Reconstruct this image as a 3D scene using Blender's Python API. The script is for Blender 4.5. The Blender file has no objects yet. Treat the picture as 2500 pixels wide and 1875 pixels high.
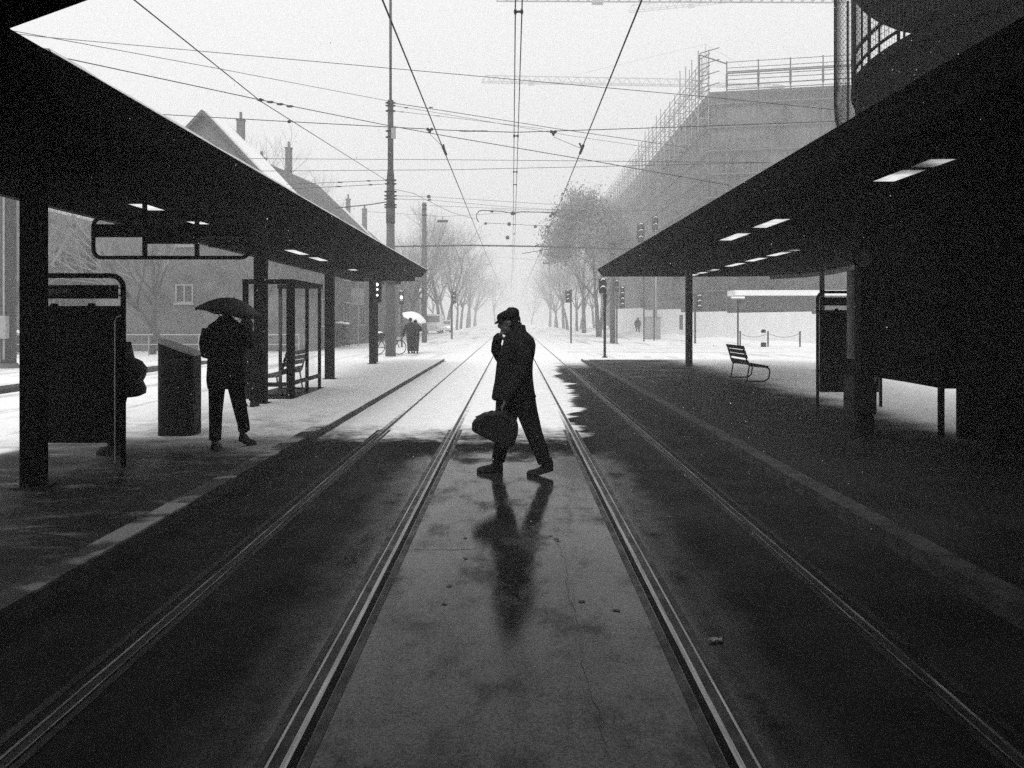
import bpy, bmesh, math, random
import numpy as np
from mathutils import Vector, Matrix
R = math.radians
sc = bpy.context.scene
col = sc.collection

# ------------------------------------------------------------------ camera, sky, sun, exposure
cam_d = bpy.data.cameras.new("camera"); cam = bpy.data.objects.new("camera", cam_d); col.objects.link(cam)
cam.location = (0, 0, 1.6); cam.rotation_euler = (R(90), 0, 0)
cam_d.sensor_width = 36; cam_d.lens = 28
cam_d.shift_x = -0.0008; cam_d.shift_y = -0.0630
cam_d.clip_start = 0.05; cam_d.clip_end = 4000
sc.camera = cam
SUN_EL, SUN_AZ = R(50), R(203)
world = bpy.data.worlds.new("World"); sc.world = world; world.use_nodes = True
wn, wl = world.node_tree.nodes, world.node_tree.links
sky = wn.new("ShaderNodeTexSky"); sky.sky_type = 'NISHITA'; sky.sun_disc = False
sky.sun_elevation = SUN_EL; sky.sun_rotation = SUN_AZ
sky.air_density = 1.0; sky.dust_density = 4.0; sky.ozone_density = 1.0
bw = wn.new("ShaderNodeRGBToBW"); wl.new(sky.outputs[0], bw.inputs[0])
ma = wn.new("ShaderNodeMath"); ma.operation = 'MULTIPLY_ADD'; wl.new(bw.outputs[0], ma.inputs[0])
ma.inputs[1].default_value = 0.12; ma.inputs[2].default_value = 4.6          # cloud cover: mostly even white, a little of the clear sky's gradient
bg = wn["Background"]; wl.new(ma.outputs[0], bg.inputs[0]); bg.inputs[1].default_value = 0.13
sun_d = bpy.data.lights.new("sun", 'SUN'); sun_d.energy = 1.5; sun_d.angle = R(25); sun_d.color = (1, 1, 1)
sun = bpy.data.objects.new("sun", sun_d); col.objects.link(sun)
sun.rotation_euler = (R(90) - SUN_EL, 0, math.pi - SUN_AZ)
sc.view_settings.view_transform = 'Standard'; sc.view_settings.look = 'None'
sc.view_settings.exposure = 0.82; sc.view_settings.gamma = 1.0
sc.render.engine = 'CYCLES'
sc.cycles.use_denoising = False
sc.cycles.max_bounces = 7; sc.cycles.diffuse_bounces = 4; sc.cycles.glossy_bounces = 3
sc.cycles.transmission_bounces = 6; sc.cycles.transparent_max_bounces = 12; sc.cycles.volume_bounces = 1
sc.cycles.sample_clamp_indirect = 4; sc.cycles.caustics_reflective = False; sc.cycles.caustics_refractive = False
sc.cycles.use_adaptive_sampling = False

# ------------------------------------------------------------------ picture point -> place (u, v in the photograph's pixels, Y metres ahead)
F, CU, CV, EYE = 1944.4, 1252.0, 780.0, 1.6
def at(u, v, Y): return Vector(((u-CU)/F*Y, Y, EYE-(v-CV)/F*Y))
def xu(u, Y): return (u-CU)/F*Y
def zv(v, Y): return EYE-(v-CV)/F*Y

# ------------------------------------------------------------------ materials
class NT:
    def __init__(s, name):
        s.m = bpy.data.materials.new(name); s.m.use_nodes = True
        s.t = s.m.node_tree; s.b = s.t.nodes["Principled BSDF"]; s.out = s.t.nodes["Material Output"]
        s.co = s.t.nodes.new("ShaderNodeTexCoord").outputs["Object"]
    def link(s, a, b): s.t.links.new(a, b)
    def put(s, sock, val):
        if hasattr(val, "is_linked") or isinstance(val, bpy.types.NodeSocket): s.t.links.new(val, sock)
        else: sock.default_value = val
    def math(s, op, a, b=0.0, c=None, clamp=False):
        n = s.t.nodes.new("ShaderNodeMath"); n.operation = op; n.use_clamp = clamp
        s.put(n.inputs[0], a); s.put(n.inputs[1], b)
        if c is not None: s.put(n.inputs[2], c)
        return n.outputs[0]
    def scale(s, v, sx, sy, sz):
        n = s.t.nodes.new("ShaderNodeVectorMath"); n.operation = 'MULTIPLY'; s.link(v, n.inputs[0]); n.inputs[1].default_value = (sx, sy, sz)
        return n.outputs[0]
    def noise(s, sc_, detail=4, rough=.55, vec=None):
        n = s.t.nodes.new("ShaderNodeTexNoise"); n.inputs["Scale"].default_value = sc_; n.inputs["Detail"].default_value = detail
        n.inputs["Roughness"].default_value = rough; s.link(vec if vec is not None else s.co, n.inputs["Vector"]); return n.outputs["Fac"]
    def ss(s, x, a, b, lo=0.0, hi=1.0):
        n = s.t.nodes.new("ShaderNodeMapRange"); n.interpolation_type = 'SMOOTHSTEP'
        s.put(n.inputs[0], x); s.put(n.inputs[1], a); s.put(n.inputs[2], b); n.inputs[3].default_value = lo; n.inputs[4].default_value = hi
        return n.outputs[0]
    def mixf(s, f, a, b):
        n = s.t.nodes.new("ShaderNodeMix"); n.data_type = 'FLOAT'; s.put(n.inputs[0], f); s.put(n.inputs[2], a); s.put(n.inputs[3], b); return n.outputs[0]
    def grey(s, v):
        n = s.t.nodes.new("ShaderNodeCombineColor"); [s.put(n.inputs[i], v) for i in range(3)]; return n.outputs[0]
    def xyz(s):
        n = s.t.nodes.new("ShaderNodeSeparateXYZ"); s.link(s.co, n.inputs[0]); return n.outputs
    def bump(s, h, st, dist=.02):
        n = s.t.nodes.new("ShaderNodeBump"); n.inputs["Strength"].default_value = st; n.inputs["Distance"].default_value = dist
        s.link(h, n.inputs["Height"]); s.link(n.outputs[0], s.b.inputs["Normal"])

def surf(name, g, rough=.6, metal=0.0, var=.35, nscale=6.0, bump=.15, rvar=.15, spec=.5):
    """plain weathered surface: grey g, mottled by noise"""
    t = NT(name); n = t.noise(nscale, 6); n2 = t.noise(nscale*7, 3)
    mx = t.mixf(.35, n, n2)
    t.link(t.grey(t.ss(mx, .25, .75, g*(1-var), g*(1+var))), t.b.inputs["Base Color"])
    t.link(t.ss(n, .3, .7, max(.02, rough-rvar), min(1, rough+rvar)), t.b.inputs["Roughness"])
    t.b.inputs["Metallic"].default_value = metal; t.b.inputs["Specular IOR Level"].default_value = spec
    if bump: t.bump(n2, bump, .01)
    return t.m

M = {}
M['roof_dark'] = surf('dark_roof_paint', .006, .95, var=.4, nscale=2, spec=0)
M['black_paint'] = surf('black_paint', .008, .7, var=.3, spec=.03)
M['steel_dark'] = surf('dark_steel', .02, .6, .2, spec=.1)
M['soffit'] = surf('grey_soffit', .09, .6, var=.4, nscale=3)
M['concrete'] = surf('mast_concrete', .07, .8, var=.3, nscale=3)
M['mast_dark'] = surf('mast_dark', .022, .7, var=.4, nscale=3)
M['galv'] = surf('galvanised_steel', .28, .5, .3, var=.25)
M['wire'] = surf('cable_black', .012, .6, var=.2, bump=0)
M['coat'] = surf('dark_wool', .009, .95, var=.4, nscale=25, bump=.4, spec=.02)
M['trouser'] = surf('dark_trouser_cloth', .009, .95, var=.4, nscale=25, bump=.3, spec=.02)
M['leather'] = surf('black_leather', .008, .6, var=.3, nscale=15, spec=.12)
M['skin'] = surf('skin', .05, .6, var=.15, nscale=20, bump=.05)  # darkened grey: the shade on the face is put into the colour
M['umb_black'] = surf('black_umbrella_cloth', .010, .7, var=.2, spec=.2)
M['umb_white'] = surf('white_umbrella_cloth', .88, .8, var=.05)
M['facade'] = surf('old_render_wall', .09, .95, var=.7, nscale=.9, bump=.5)
M['facade_b'] = surf('dark_render_wall', .075, .95, var=.6, nscale=.8, bump=.5)
M['brick'] = surf('brown_brick', .10, .9, var=.4, nscale=4)
M['rooftile'] = surf('dark_roof_tiles', .06, .8, var=.6, nscale=1.6)
M['snow'] = surf('fresh_snow', .86, .75, var=.05, nscale=3, bump=.5)
M['bark'] = surf('wet_bark', .05, .9, var=.5, nscale=9)
M['twig'] = surf('snow_dusted_twigs', .20, .9, var=.4)
M['leaf'] = surf('evergreen_leaf', .045, .7, var=.5)
M['hoard'] = surf('white_hoarding_board', .80, .55, var=.06, nscale=.7, bump=.05)
M['crane'] = surf('crane_paint', .40, .6)
M['carpaint_w'] = surf('white_car_paint', .75, .3, var=.05)
M['carpaint_d'] = surf('dark_car_paint', .05, .3, var=.15)
M['rubber'] = surf('tyre_rubber', .02, .9)
M['cabinet'] = surf('grey_cabinet_paint', .25, .6, var=.2)
M['poster'] = surf('printed_poster', .02, .4, var=.6, nscale=3)
M['kerb'] = surf('granite_kerb', .04, .6, var=.5, nscale=5, spec=.12)
M['darkglass'] = surf('dark_window_glass', .02, .08, bump=0)
M['white_frame'] = surf('pale_window_frame', .27, .6)
M['lettering'] = surf('worn_lettering', .06, .6)
M['bitumen'] = surf('wet_joint_seal', .012, .5, bump=.3, spec=.2)

def net_mat():
    t = NT('scaffold_netting'); X, Y, Z = t.xyz()
    n = t.noise(.35, 5); n2 = t.noise(2.5, 4, vec=t.scale(t.co, 1, 1, .25)); m = t.mixf(.5, n, n2)
    big = t.noise(.11, 4); m = t.math('ADD', t.math('MULTIPLY', m, .6), t.math('MULTIPLY', big, .4))
    t.link(t.grey(t.ss(m, .38, .66, .006, .11)), t.b.inputs["Base Color"]); t.b.inputs["Roughness"].default_value = .9
    t.bump(n2, .5, .05); return t.m
M['net'] = net_mat()

def steel_rail():
    t = NT('polished_rail_steel'); n = t.noise(3, 4, vec=t.scale(t.co, 20, .6, 1)); n2 = t.noise(60, 2)
    t.link(t.grey(t.ss(n, .3, .7, .14, .42)), t.b.inputs["Base Color"]); t.b.inputs["Metallic"].default_value = .9
    t.link(t.ss(n, .3, .7, .28, .5), t.b.inputs["Roughness"]); t.bump(n2, .15, .003); return t.m
M['rail'] = steel_rail()
def geo_pos(t):
    g = t.t.nodes.new("ShaderNodeNewGeometry"); n = t.t.nodes.new("ShaderNodeSeparateXYZ"); t.link(g.outputs["Position"], n.inputs[0]); return g.outputs["Position"], n.outputs
def snow_over(m, mask_fn):
    """lay drifted snow over an existing material where mask_fn(t, position, xyz) says it has settled"""
    t = NT.__new__(NT); t.m = m; t.t = m.node_tree; t.b = t.t.nodes["Principled BSDF"]; t.out = t.t.nodes["Material Output"]; t.co = None
    pos, xyz = geo_pos(t); t.co = pos; f = mask_fn(t, pos, xyz)
    s = t.t.nodes.new("ShaderNodeBsdfDiffuse"); s.inputs[0].default_value = (.84,.84,.84,1); mx = t.t.nodes.new("ShaderNodeMixShader"); t.link(f, mx.inputs[0]); t.link(t.b.outputs[0], mx.inputs[1]); t.link(s.outputs[0], mx.inputs[2]); t.link(mx.outputs[0], t.out.inputs[0])
def rail_snow(t, pos, xyz):
    X, Y, Z = xyz; far = t.ss(X, 1.2, 1.7, 12.0, 27.5); n = t.noise(3, 5, .65)
    return t.math('MULTIPLY', t.ss(t.math('ADD', Y, t.math('MULTIPLY', n, 3)), far, t.math('ADD', far, 4)), t.ss(n, .30, .50, .55, 1))
M['railside'] = surf('rusty_rail_side', .012, .8, .3, spec=.1)
snow_over(M['rail'], rail_snow); snow_over(M['railside'], rail_snow)
def kerb_snow_and_dashes(t, pos, xyz):
    X, Y, Z = xyz; n = t.math('MULTIPLY', t.math('SUBTRACT', t.noise(1.5, 5, .65), .5), 3.5); far = t.ss(X, -.5, .5, 11.0, 29.3)
    dash = t.math('MULTIPLY', t.math('MULTIPLY', t.ss(t.noise(1.0, 3, vec=t.scale(pos, 1, 1.15, 1)), .52, .58), t.ss(X, .5, -.5)), .22)  # faint pale dashes painted along the top of the left kerb
    return t.math('MULTIPLY', t.math('MAXIMUM', t.ss(t.math('ADD', Y, n), t.math('SUBTRACT', far, .5), t.math('ADD', far, .5)), dash), t.ss(Z, .095, .110))
snow_over(M['kerb'], kerb_snow_and_dashes)

def emis(name, g, e):
    t = NT(name); t.b.inputs["Base Color"].default_value = (g, g, g, 1)
    t.b.inputs["Emission Color"].default_value = (1, 1, 1, 1); t.b.inputs["Emission Strength"].default_value = e; return t.m
M['lamp_on'] = emis('lit_signal_lens', .8, 1.6)

def glass_mat():
    t = NT('shelter_glass'); gl = t.t.nodes.new("ShaderNodeBsdfGlossy"); gl.inputs["Roughness"].default_value = .03
    tr = t.t.nodes.new("ShaderNodeBsdfTransparent"); tr.inputs[0].default_value = (.975, .975, .975, 1)
    df = t.t.nodes.new("ShaderNodeBsdfDiffuse"); df.inputs[0].default_value = (.6, .6, .6, 1)
    fr = t.t.nodes.new("ShaderNodeValue"); fr.outputs[0].default_value = .035
    m1 = t.t.nodes.new("ShaderNodeMixShader"); t.link(fr.outputs[0], m1.inputs[0]); t.link(tr.outputs[0], m1.inputs[1]); t.link(gl.outputs[0], m1.inputs[2])
    m2 = t.t.nodes.new("ShaderNodeMixShader"); t.link(t.ss(t.noise(9, 5), .45, .8, .0, .035), m2.inputs[0]); t.link(m1.outputs[0], m2.inputs[1]); t.link(df.outputs[0], m2.inputs[2])
    t.link(m2.outputs[0], t.out.inputs[0]); return t.m
M['glass'] = glass_mat()
def frosted():
    t = NT('snowed_over_skylight'); tr = t.t.nodes.new("ShaderNodeBsdfTranslucent"); n = t.noise(5, 5)
    t.link(t.grey(t.ss(n, .3, .7, .72, .93)), tr.inputs[0]); t.link(tr.outputs[0], t.out.inputs[0]); return t.m
M['skylight'] = frosted()

def ground_mat(kind):
    """wet asphalt with lying snow; the snow's extent is where it has not melted or been trodden away"""
    t = NT('wet_ground_' + kind); X, Y, Z = t.xyz()
    wob = t.math('SUBTRACT', t.noise(.9, 5, .6), .5)
    wobx = t.math('SUBTRACT', t.noise(1.0, 5, .62, vec=t.scale(t.co, .55, 1.5, 1)), .5)
    if kind == 'street':
        snow = t.ss(Y, -40, -39)
        ruts = t.noise(1.0, 5, .6, vec=t.scale(t.co, .06, 1.3, 1)); ruts2 = t.noise(1.0, 5, .6, vec=t.scale(t.co, 1.1, .06, 1))
        cross = t.math('MULTIPLY', t.ss(Y, 36, 39), t.ss(Y, 52, 48))
        k = t.mixf(cross, ruts2, ruts)
        snow = t.ss(t.math('ADD', k, t.math('MULTIPLY', wob, .3)), .36, .50, .62, 1)
    elif kind == 'track':
        # centre strip and left track: melted nearer than ~10 m; right track melted much further under the canopy's lee
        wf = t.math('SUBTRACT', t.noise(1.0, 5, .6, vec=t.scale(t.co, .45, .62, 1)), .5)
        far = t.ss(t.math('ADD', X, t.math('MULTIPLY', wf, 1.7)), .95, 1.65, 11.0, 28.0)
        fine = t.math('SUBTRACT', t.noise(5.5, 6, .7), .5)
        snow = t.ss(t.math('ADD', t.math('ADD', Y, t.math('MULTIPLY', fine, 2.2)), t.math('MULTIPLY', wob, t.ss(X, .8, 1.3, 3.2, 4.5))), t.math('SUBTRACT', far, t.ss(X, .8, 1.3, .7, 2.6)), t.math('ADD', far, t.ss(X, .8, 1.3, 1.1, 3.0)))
    elif kind == 'left':
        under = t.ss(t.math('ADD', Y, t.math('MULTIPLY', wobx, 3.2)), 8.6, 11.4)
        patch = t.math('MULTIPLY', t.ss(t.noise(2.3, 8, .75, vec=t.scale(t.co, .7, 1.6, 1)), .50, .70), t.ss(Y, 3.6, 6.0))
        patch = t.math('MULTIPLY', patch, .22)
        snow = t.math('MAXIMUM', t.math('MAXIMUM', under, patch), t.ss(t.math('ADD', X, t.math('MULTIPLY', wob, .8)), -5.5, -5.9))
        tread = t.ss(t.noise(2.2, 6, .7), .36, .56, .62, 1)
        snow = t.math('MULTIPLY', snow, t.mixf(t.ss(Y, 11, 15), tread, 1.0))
    else:
        out = t.ss(t.math('ADD', X, t.math('MULTIPLY', wob, 1.4)), 5.25, 6.6)
        farr = t.ss(t.math('ADD', Y, t.math('MULTIPLY', wob, 1.2)), 29.2, 30.0)
        near = t.ss(Y, 9.2, 10.4)
        patch = t.math('MULTIPLY', t.ss(t.noise(1.0, 5, .65, vec=t.scale(t.co, .5, 1.6, 1)), .56, .66), t.ss(Y, 17, 24, 0, .28))
        snow = t.math('MAXIMUM', t.math('MAXIMUM', t.math('MULTIPLY', out, near), farr), patch)
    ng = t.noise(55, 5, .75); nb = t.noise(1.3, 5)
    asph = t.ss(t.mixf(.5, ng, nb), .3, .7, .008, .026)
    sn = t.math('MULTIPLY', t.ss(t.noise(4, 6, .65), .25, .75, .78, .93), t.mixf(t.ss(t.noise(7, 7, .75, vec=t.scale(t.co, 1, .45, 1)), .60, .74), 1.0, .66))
    rough_w = .30
    if kind == 'track':
        # slush bank at the snow's edge: dark and matt
        sl = t.math('SUBTRACT', t.noise(1.3, 6, .66, vec=t.scale(t.co, 1, .8, 1)), .5)
        slush = t.math('MULTIPLY', t.ss(t.math('ADD', Y, t.math('MULTIPLY', sl, 3.4)), 8.9, 9.9), t.ss(X, 1.5, .9))
        slush = t.math('MULTIPLY', slush, t.ss(X, -1.9, -1.2))
        film = t.noise(2.2, 5, .6, vec=t.scale(t.co, 1.4, .8, 1))
        ax = t.math('ADD', t.math('ABSOLUTE', X), t.math('MULTIPLY', wobx, .5))
        edge = t.ss(ax, .95, 1.35)
        blot = t.noise(1.7, 9, .72, vec=t.scale(t.co, 1.5, .8, 1)); grit = t.noise(75, 4, .8)
        rough_w = t.mixf(edge, t.math('ADD', t.ss(film, .35, .65, .06, .13), t.math('MULTIPLY', t.ss(blot, .48, .66), t.ss(grit, .35, .65, .08, .42))), t.ss(film, .35, .65, .50, .80))
        rough_w = t.mixf(slush, rough_w, .85)
        asph = t.mixf(slush, asph, .015)
        spec = t.mixf(slush, t.mixf(edge, t.math('MULTIPLY', t.ss(blot, .66, .40, .08, .22), t.ss(grit, .36, .60, .35, 1.25)), .02), .0)
        t.put(t.b.inputs["Specular IOR Level"], t.mixf(snow, spec, .1))
        # sawn joints and cracks
    elif kind != 'street':
        rough_w = t.ss(nb, .35, .65, .45, .75)
        t.put(t.b.inputs["Specular IOR Level"], .08)
    else:
        t.put(t.b.inputs["Specular IOR Level"], .2)
    t.link(t.grey(t.mixf(snow, asph, sn)), t.b.inputs["Base Color"])
    t.link(t.mixf(snow, rough_w, .8), t.b.inputs["Roughness"])
    h = t.mixf(snow, t.math('MULTIPLY', ng, .045 if kind == 'track' else .25), t.math('ADD', t.noise(6, 6, .7), .6))
    t.bump(h, .35, .03 if kind != 'track' else .015)
    return t.m

# ------------------------------------------------------------------ mesh builder
ORIGIN = {}
class MB:
    def __init__(s): s.v, s.f = [], []
    def add(s, vs, fs):
        o = len(s.v); s.v += [tuple(p) for p in vs]; s.f += [tuple(i+o for i in f) for f in fs]; return s
    def box(s, x0, y0, z0, x1, y1, z1):
        return s.add([(x0,y0,z0),(x1,y0,z0),(x1,y1,z0),(x0,y1,z0),(x0,y0,z1),(x1,y0,z1),(x1,y1,z1),(x0,y1,z1)],
                     [(0,3,2,1),(4,5,6,7),(0,1,5,4),(1,2,6,5),(2,3,7,6),(3,0,4,7)])
    def cbox(s, c, sx, sy, sz, rz=0.0, ry=0.0):
        m = Matrix.Translation(c) @ Matrix.Rotation(rz, 4, 'Z') @ Matrix.Rotation(ry, 4, 'Y')
        vs = [m @ Vector((a*sx/2, b*sy/2, d*sz/2)) for d in (-1,1) for a, b in ((-1,-1),(1,-1),(1,1),(-1,1))]
        return s.add(vs, [(0,3,2,1),(4,5,6,7),(0,1,5,4),(1,2,6,5),(2,3,7,6),(3,0,4,7)])
    def prism(s, poly, z0, z1, inset=None):
        """upright prism of a CCW xy polygon; inset = lower outline (same count)"""
        n = len(poly); lo = inset or poly
        return s.add([(p[0],p[1],z0) for p in lo] + [(p[0],p[1],z1) for p in poly],
                     [tuple(range(n))[::-1], tuple(range(n, 2*n))] + [(i,(i+1)%n,n+(i+1)%n,n+i) for i in range(n)])
    def xprism(s, poly, y0, y1):
        """prism of an xz polygon along y"""
        n = len(poly)
        return s.add([(p[0],y0,p[1]) for p in poly] + [(p[0],y1,p[1]) for p in poly],
                     [tuple(range(n)), tuple(range(n, 2*n))[::-1]] + [(i,n+i,n+(i+1)%n,(i+1)%n) for i in range(n)])
    def tube(s, pts, rad, n=8, ref=None, caps=True, closed=False):
        """tube through pts; rad = number, list of numbers or list of (a, b) with a along ref"""
        pts = [Vector(p) for p in pts]; k = len(pts)
        if not isinstance(rad, (list, tuple)): rad = [rad]*k
        o = len(s.v); prev = None
        for i, p in enumerate(pts):
            if closed: d = pts[(i+1)%k]-pts[i-1]
            else: d = pts[min(i+1,k-1)]-pts[max(i-1,0)]
            d = d.normalized() if d.length > 1e-9 else Vector((0,0,1))
            if ref is not None: a = Vector(ref)
            elif prev is not None: a = prev
            else: a = Vector((1,0,0)) if abs(d.x) < .8 else Vector((0,1,0))
            a = (a - d*a.dot(d)); a = a.normalized() if a.length > 1e-6 else d.orthogonal().normalized()
            prev = a; b = d.cross(a); r = rad[i]; ra, rb = r if isinstance(r, (list, tuple)) else (r, r)
            for j in range(n):
                t = 2*math.pi*j/n; s.v.append(tuple(p + a*ra*math.cos(t) + b*rb*math.sin(t)))
        for i in range(k if closed else k-1):
            i2 = (i+1)%k
            for j in range(n): s.f.append((o+i*n+j, o+i*n+(j+1)%n, o+i2*n+(j+1)%n, o+i2*n+j))
        if caps and not closed:
            s.f.append(tuple(o+j for j in range(n))[::-1]); s.f.append(tuple(o+(k-1)*n+j for j in range(n)))
        return s
    def ball(s, c, rx, ry=None, rz=None, n=10, m=None):
        ry = rx if ry is None else ry; rz = rx if rz is None else rz; h = n; w = n*2; vs = [(0,0,-1)]; fs = []
        for i in range(1, h):
            ph = math.pi*i/h - math.pi/2
            for j in range(w): t = 2*math.pi*j/w; vs.append((math.cos(ph)*math.cos(t), math.cos(ph)*math.sin(t), math.sin(ph)))
        vs.append((0,0,1)); L = len(vs)-1
        for j in range(w):
            fs.append((0, 1+(j+1)%w, 1+j)); fs.append((L, L-w+j, L-w+(j+1)%w))
            for i in range(h-2): a = 1+i*w; fs.append((a+j, a+(j+1)%w, a+w+(j+1)%w, a+w+j))
        c = Vector(c); q = []
        for x, y, z in vs:
            p = Vector((x*rx, y*ry, z*rz)); q.append(c + (m @ p if m else p))
        return s.add(q, fs)
    def lathe(s, c, prof, n=24):
        """prof: list of (r, z)"""
        c = Vector(c); vs = []; fs = []; k = len(prof)
        for r, z in prof:
            for j in range(n): t = 2*math.pi*j/n; vs.append(c + Vector((r*math.cos(t), r*math.sin(t), z)))
        for i in range(k-1):
            for j in range(n): fs.append((i*n+j, i*n+(j+1)%n, (i+1)*n+(j+1)%n, (i+1)*n+j))
        fs.append(tuple(range(n))[::-1]); fs.append(tuple((k-1)*n+j for j in range(n)))
        return s.add(vs, fs)
    def data(s, name, o=(0,0,0), smooth=False):
        me = bpy.data.meshes.new(name); o = Vector(o)
        me.from_pydata([tuple(Vector(p)-o) for p in s.v] if o.length else s.v, [], s.f); me.update()
        if smooth: me.polygons.foreach_set("use_smooth", [True]*len(me.polygons))
        return me
    def build(s, name, mat, parent=None, smooth=False, origin=None, remesh=0, bevel=0):
        o = ORIGIN.get(parent.name, Vector()) if parent else Vector(origin or (0,0,0))
        me = s.data(name, o, smooth); ob = bpy.data.objects.new(name, me); me.materials.append(mat); col.objects.link(ob)
        if remesh:
            md = ob.modifiers.new("r", 'REMESH'); md.mode = 'VOXEL'; md.voxel_size = remesh; md.use_smooth_shade = True
            sm = ob.modifiers.new("s", 'SMOOTH'); sm.iterations = 3; sm.factor = .5
            dg = bpy.context.evaluated_depsgraph_get(); me2 = bpy.data.meshes.new_from_object(ob.evaluated_get(dg))
            ob.modifiers.clear(); ob.data = me2; bpy.data.meshes.remove(me); me2.name = name
            if not me2.materials: me2.materials.append(mat)
        if bevel:
            md = ob.modifiers.new("bevel", 'BEVEL'); md.width = bevel; md.segments = 2; md.limit_method = 'ANGLE'
        if parent: ob.parent = parent
        else: ob.location = o
        ORIGIN[ob.name] = o
        return ob

def tag(o, label=None, cat=None, group=None, kind=None):
    if label: o['label'] = label
    if cat: o['category'] = cat
    if group: o['group'] = group
    if kind: o['kind'] = kind
    return o
def thing(name, label, cat, loc=(0,0,0), group=None):
    o = bpy.data.objects.new(name, None); col.objects.link(o); o.location = loc; o.empty_display_size = .2
    ORIGIN[o.name] = Vector(loc); return tag(o, label, cat, group)
def dup(root, loc, rz=0.0, scale=1.0, label=None, group=None):
    r = root.copy(); col.objects.link(r); r.location = loc; r.rotation_euler = (0,0,rz); r.scale = (scale,)*3
    ORIGIN[r.name] = Vector(loc)
    if label: r['label'] = label
    if group: r['group'] = group
    for ch in list(root.children):
        c = ch.copy(); col.objects.link(c); c.parent = r
        for g in list(ch.children):
            d = g.copy(); col.objects.link(d); d.parent = c
    return r
def struct(name, mb, mat, **k): return tag(mb.build(name, mat, **k), kind='structure')

# ------------------------------------------------------------------ haze (falling-snow air); sky lies outside
def haze():
    mb = MB().box(-330, -60, -1.0, 330, 420, 86); t = NT('snowy_air'); t.t.nodes.remove(t.b)
    pv = t.t.nodes.new("ShaderNodeVolumePrincipled"); pv.inputs["Color"].default_value = (.96,.96,.96,1)
    pv.inputs["Density"].default_value = HAZE; pv.inputs["Anisotropy"].default_value = 0.0
    t.link(pv.outputs[0], t.out.inputs["Volume"]); tag(mb.build('haze', t.m), kind='stuff')
HAZE = 0.0054
# ================================================================== GROUND
struct('ground', MB().add([(-320,-50,0),(320,-50,0),(320,410,0),(-320,410,0)], [(0,1,2,3)]), ground_mat('street'))
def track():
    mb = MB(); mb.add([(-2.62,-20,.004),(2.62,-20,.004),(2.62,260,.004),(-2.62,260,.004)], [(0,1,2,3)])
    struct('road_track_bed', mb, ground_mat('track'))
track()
PZ = .11
def slab(name, pts, kind):
    struct(name, MB().prism(pts, -.05, PZ), ground_mat(kind))
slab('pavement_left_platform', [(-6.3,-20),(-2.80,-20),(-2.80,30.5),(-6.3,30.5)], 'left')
slab('pavement_right_platform', [(2.80,-20),(12.5,-20),(12.5,30.5),(2.80,30.5)], 'right')
def kerb(sgn):
    mb = MB(); rnd = random.Random(5+sgn); y = -20.0
    while y < 30.4:
        L = min(1.0, 30.5-y); j = rnd.uniform(-.004,.004)
        a, b = sorted((sgn*(2.62+j), sgn*2.795)); mb.box(a, y+.004, -.05, b, y+L-.004, PZ+.004+rnd.uniform(0,.005)); y += L
    struct('kerb', mb, M['kerb'])
kerb(-1); kerb(1)
struct('kerb_far_street', MB().box(-11.6,5,-.05,-11.0,29,.10), M['bitumen'])
RAILS = [(-1.87, 1, 'embedded tram rail furthest left, beside the left platform kerb'), (-.81, -1, 'embedded tram rail just left of the central wet strip the man crosses'),
         (.81, 1, 'embedded tram rail just right of the central wet strip, behind the walking man'), (1.87, -1, 'embedded tram rail furthest right, beside the right platform kerb')]
for x, s, lab in RAILS:
    r = thing('tram_rail', lab, 'rail', (x, 8, 0), 'tram rails'); 
    def strip(a, b, z): 
        a, b = sorted((x+s*a, x+s*b)); return MB().box(a, -20, -.03, b, 250, z)
    strip(-.036,.0175-(.024 if abs(x) < 1 else .012),.0085).build('rail_head', M['railside'], r)
    strip(.018-(.024 if abs(x) < 1 else .012),.018,.010).build('running_band', M['rail'], r)
    strip(.018,.062,.0065).build('groove', M['bitumen'], r)
    strip(.062,.068 if abs(x) > 1 else .072,.0095).build('guard_lip', M['rail'], r)
    e = 27.0 if x > 1.5 else 11.5
    for a, b in ((-.085,-.045),(.080,.115)):
        q, w_ = sorted((x+s*a, x+s*b)); MB().box(q,-20,-.03,w_,e,.007).build('joint_seal', M['bitumen'], r)
# slab joints, patches and scraps on the wet centre strip
def crack(pts, w, seed):
    rnd = random.Random(seed); mb = MB(); P = [Vector((p[0]+rnd.uniform(-.005,.005), p[1], .0062)) for p in pts]; L = []
    for i, p in enumerate(P):
        d = (P[min(i+1,len(P)-1)]-P[max(i-1,0)]).normalized(); nrm = Vector((-d.y, d.x, 0)); ww = w*rnd.uniform(.5,1.2)
        L += [p+nrm*ww, p-nrm*ww]
    mb.add(L, [(2*i,2*i+1,2*i+3,2*i+2) for i in range(len(P)-1)]); return mb
cr = [crack([(.335+.012*math.sin(i*.31)+.006*math.sin(i*1.1)+0, 2.9+i*.05) for i in range(66)], .0011, 1), crack([(-.69+i*.05, 5.52+.008*math.sin(i*2)) for i in range(9)], .004, 2),
      crack([(1.17, 2.9+i*.2) for i in range(22)], .003, 3)]
mb = MB()
for c in cr: mb.add(c.v, c.f)
struct('road_crack', mb, M['bitumen'])
rnd = random.Random(11)
litter = [(990+147,1365),(1137,1315),(1098,1433),(1085,1477),(1345,1310),(1357,1318),(1362,1323),(1420,1470),(1505,1493)]
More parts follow.
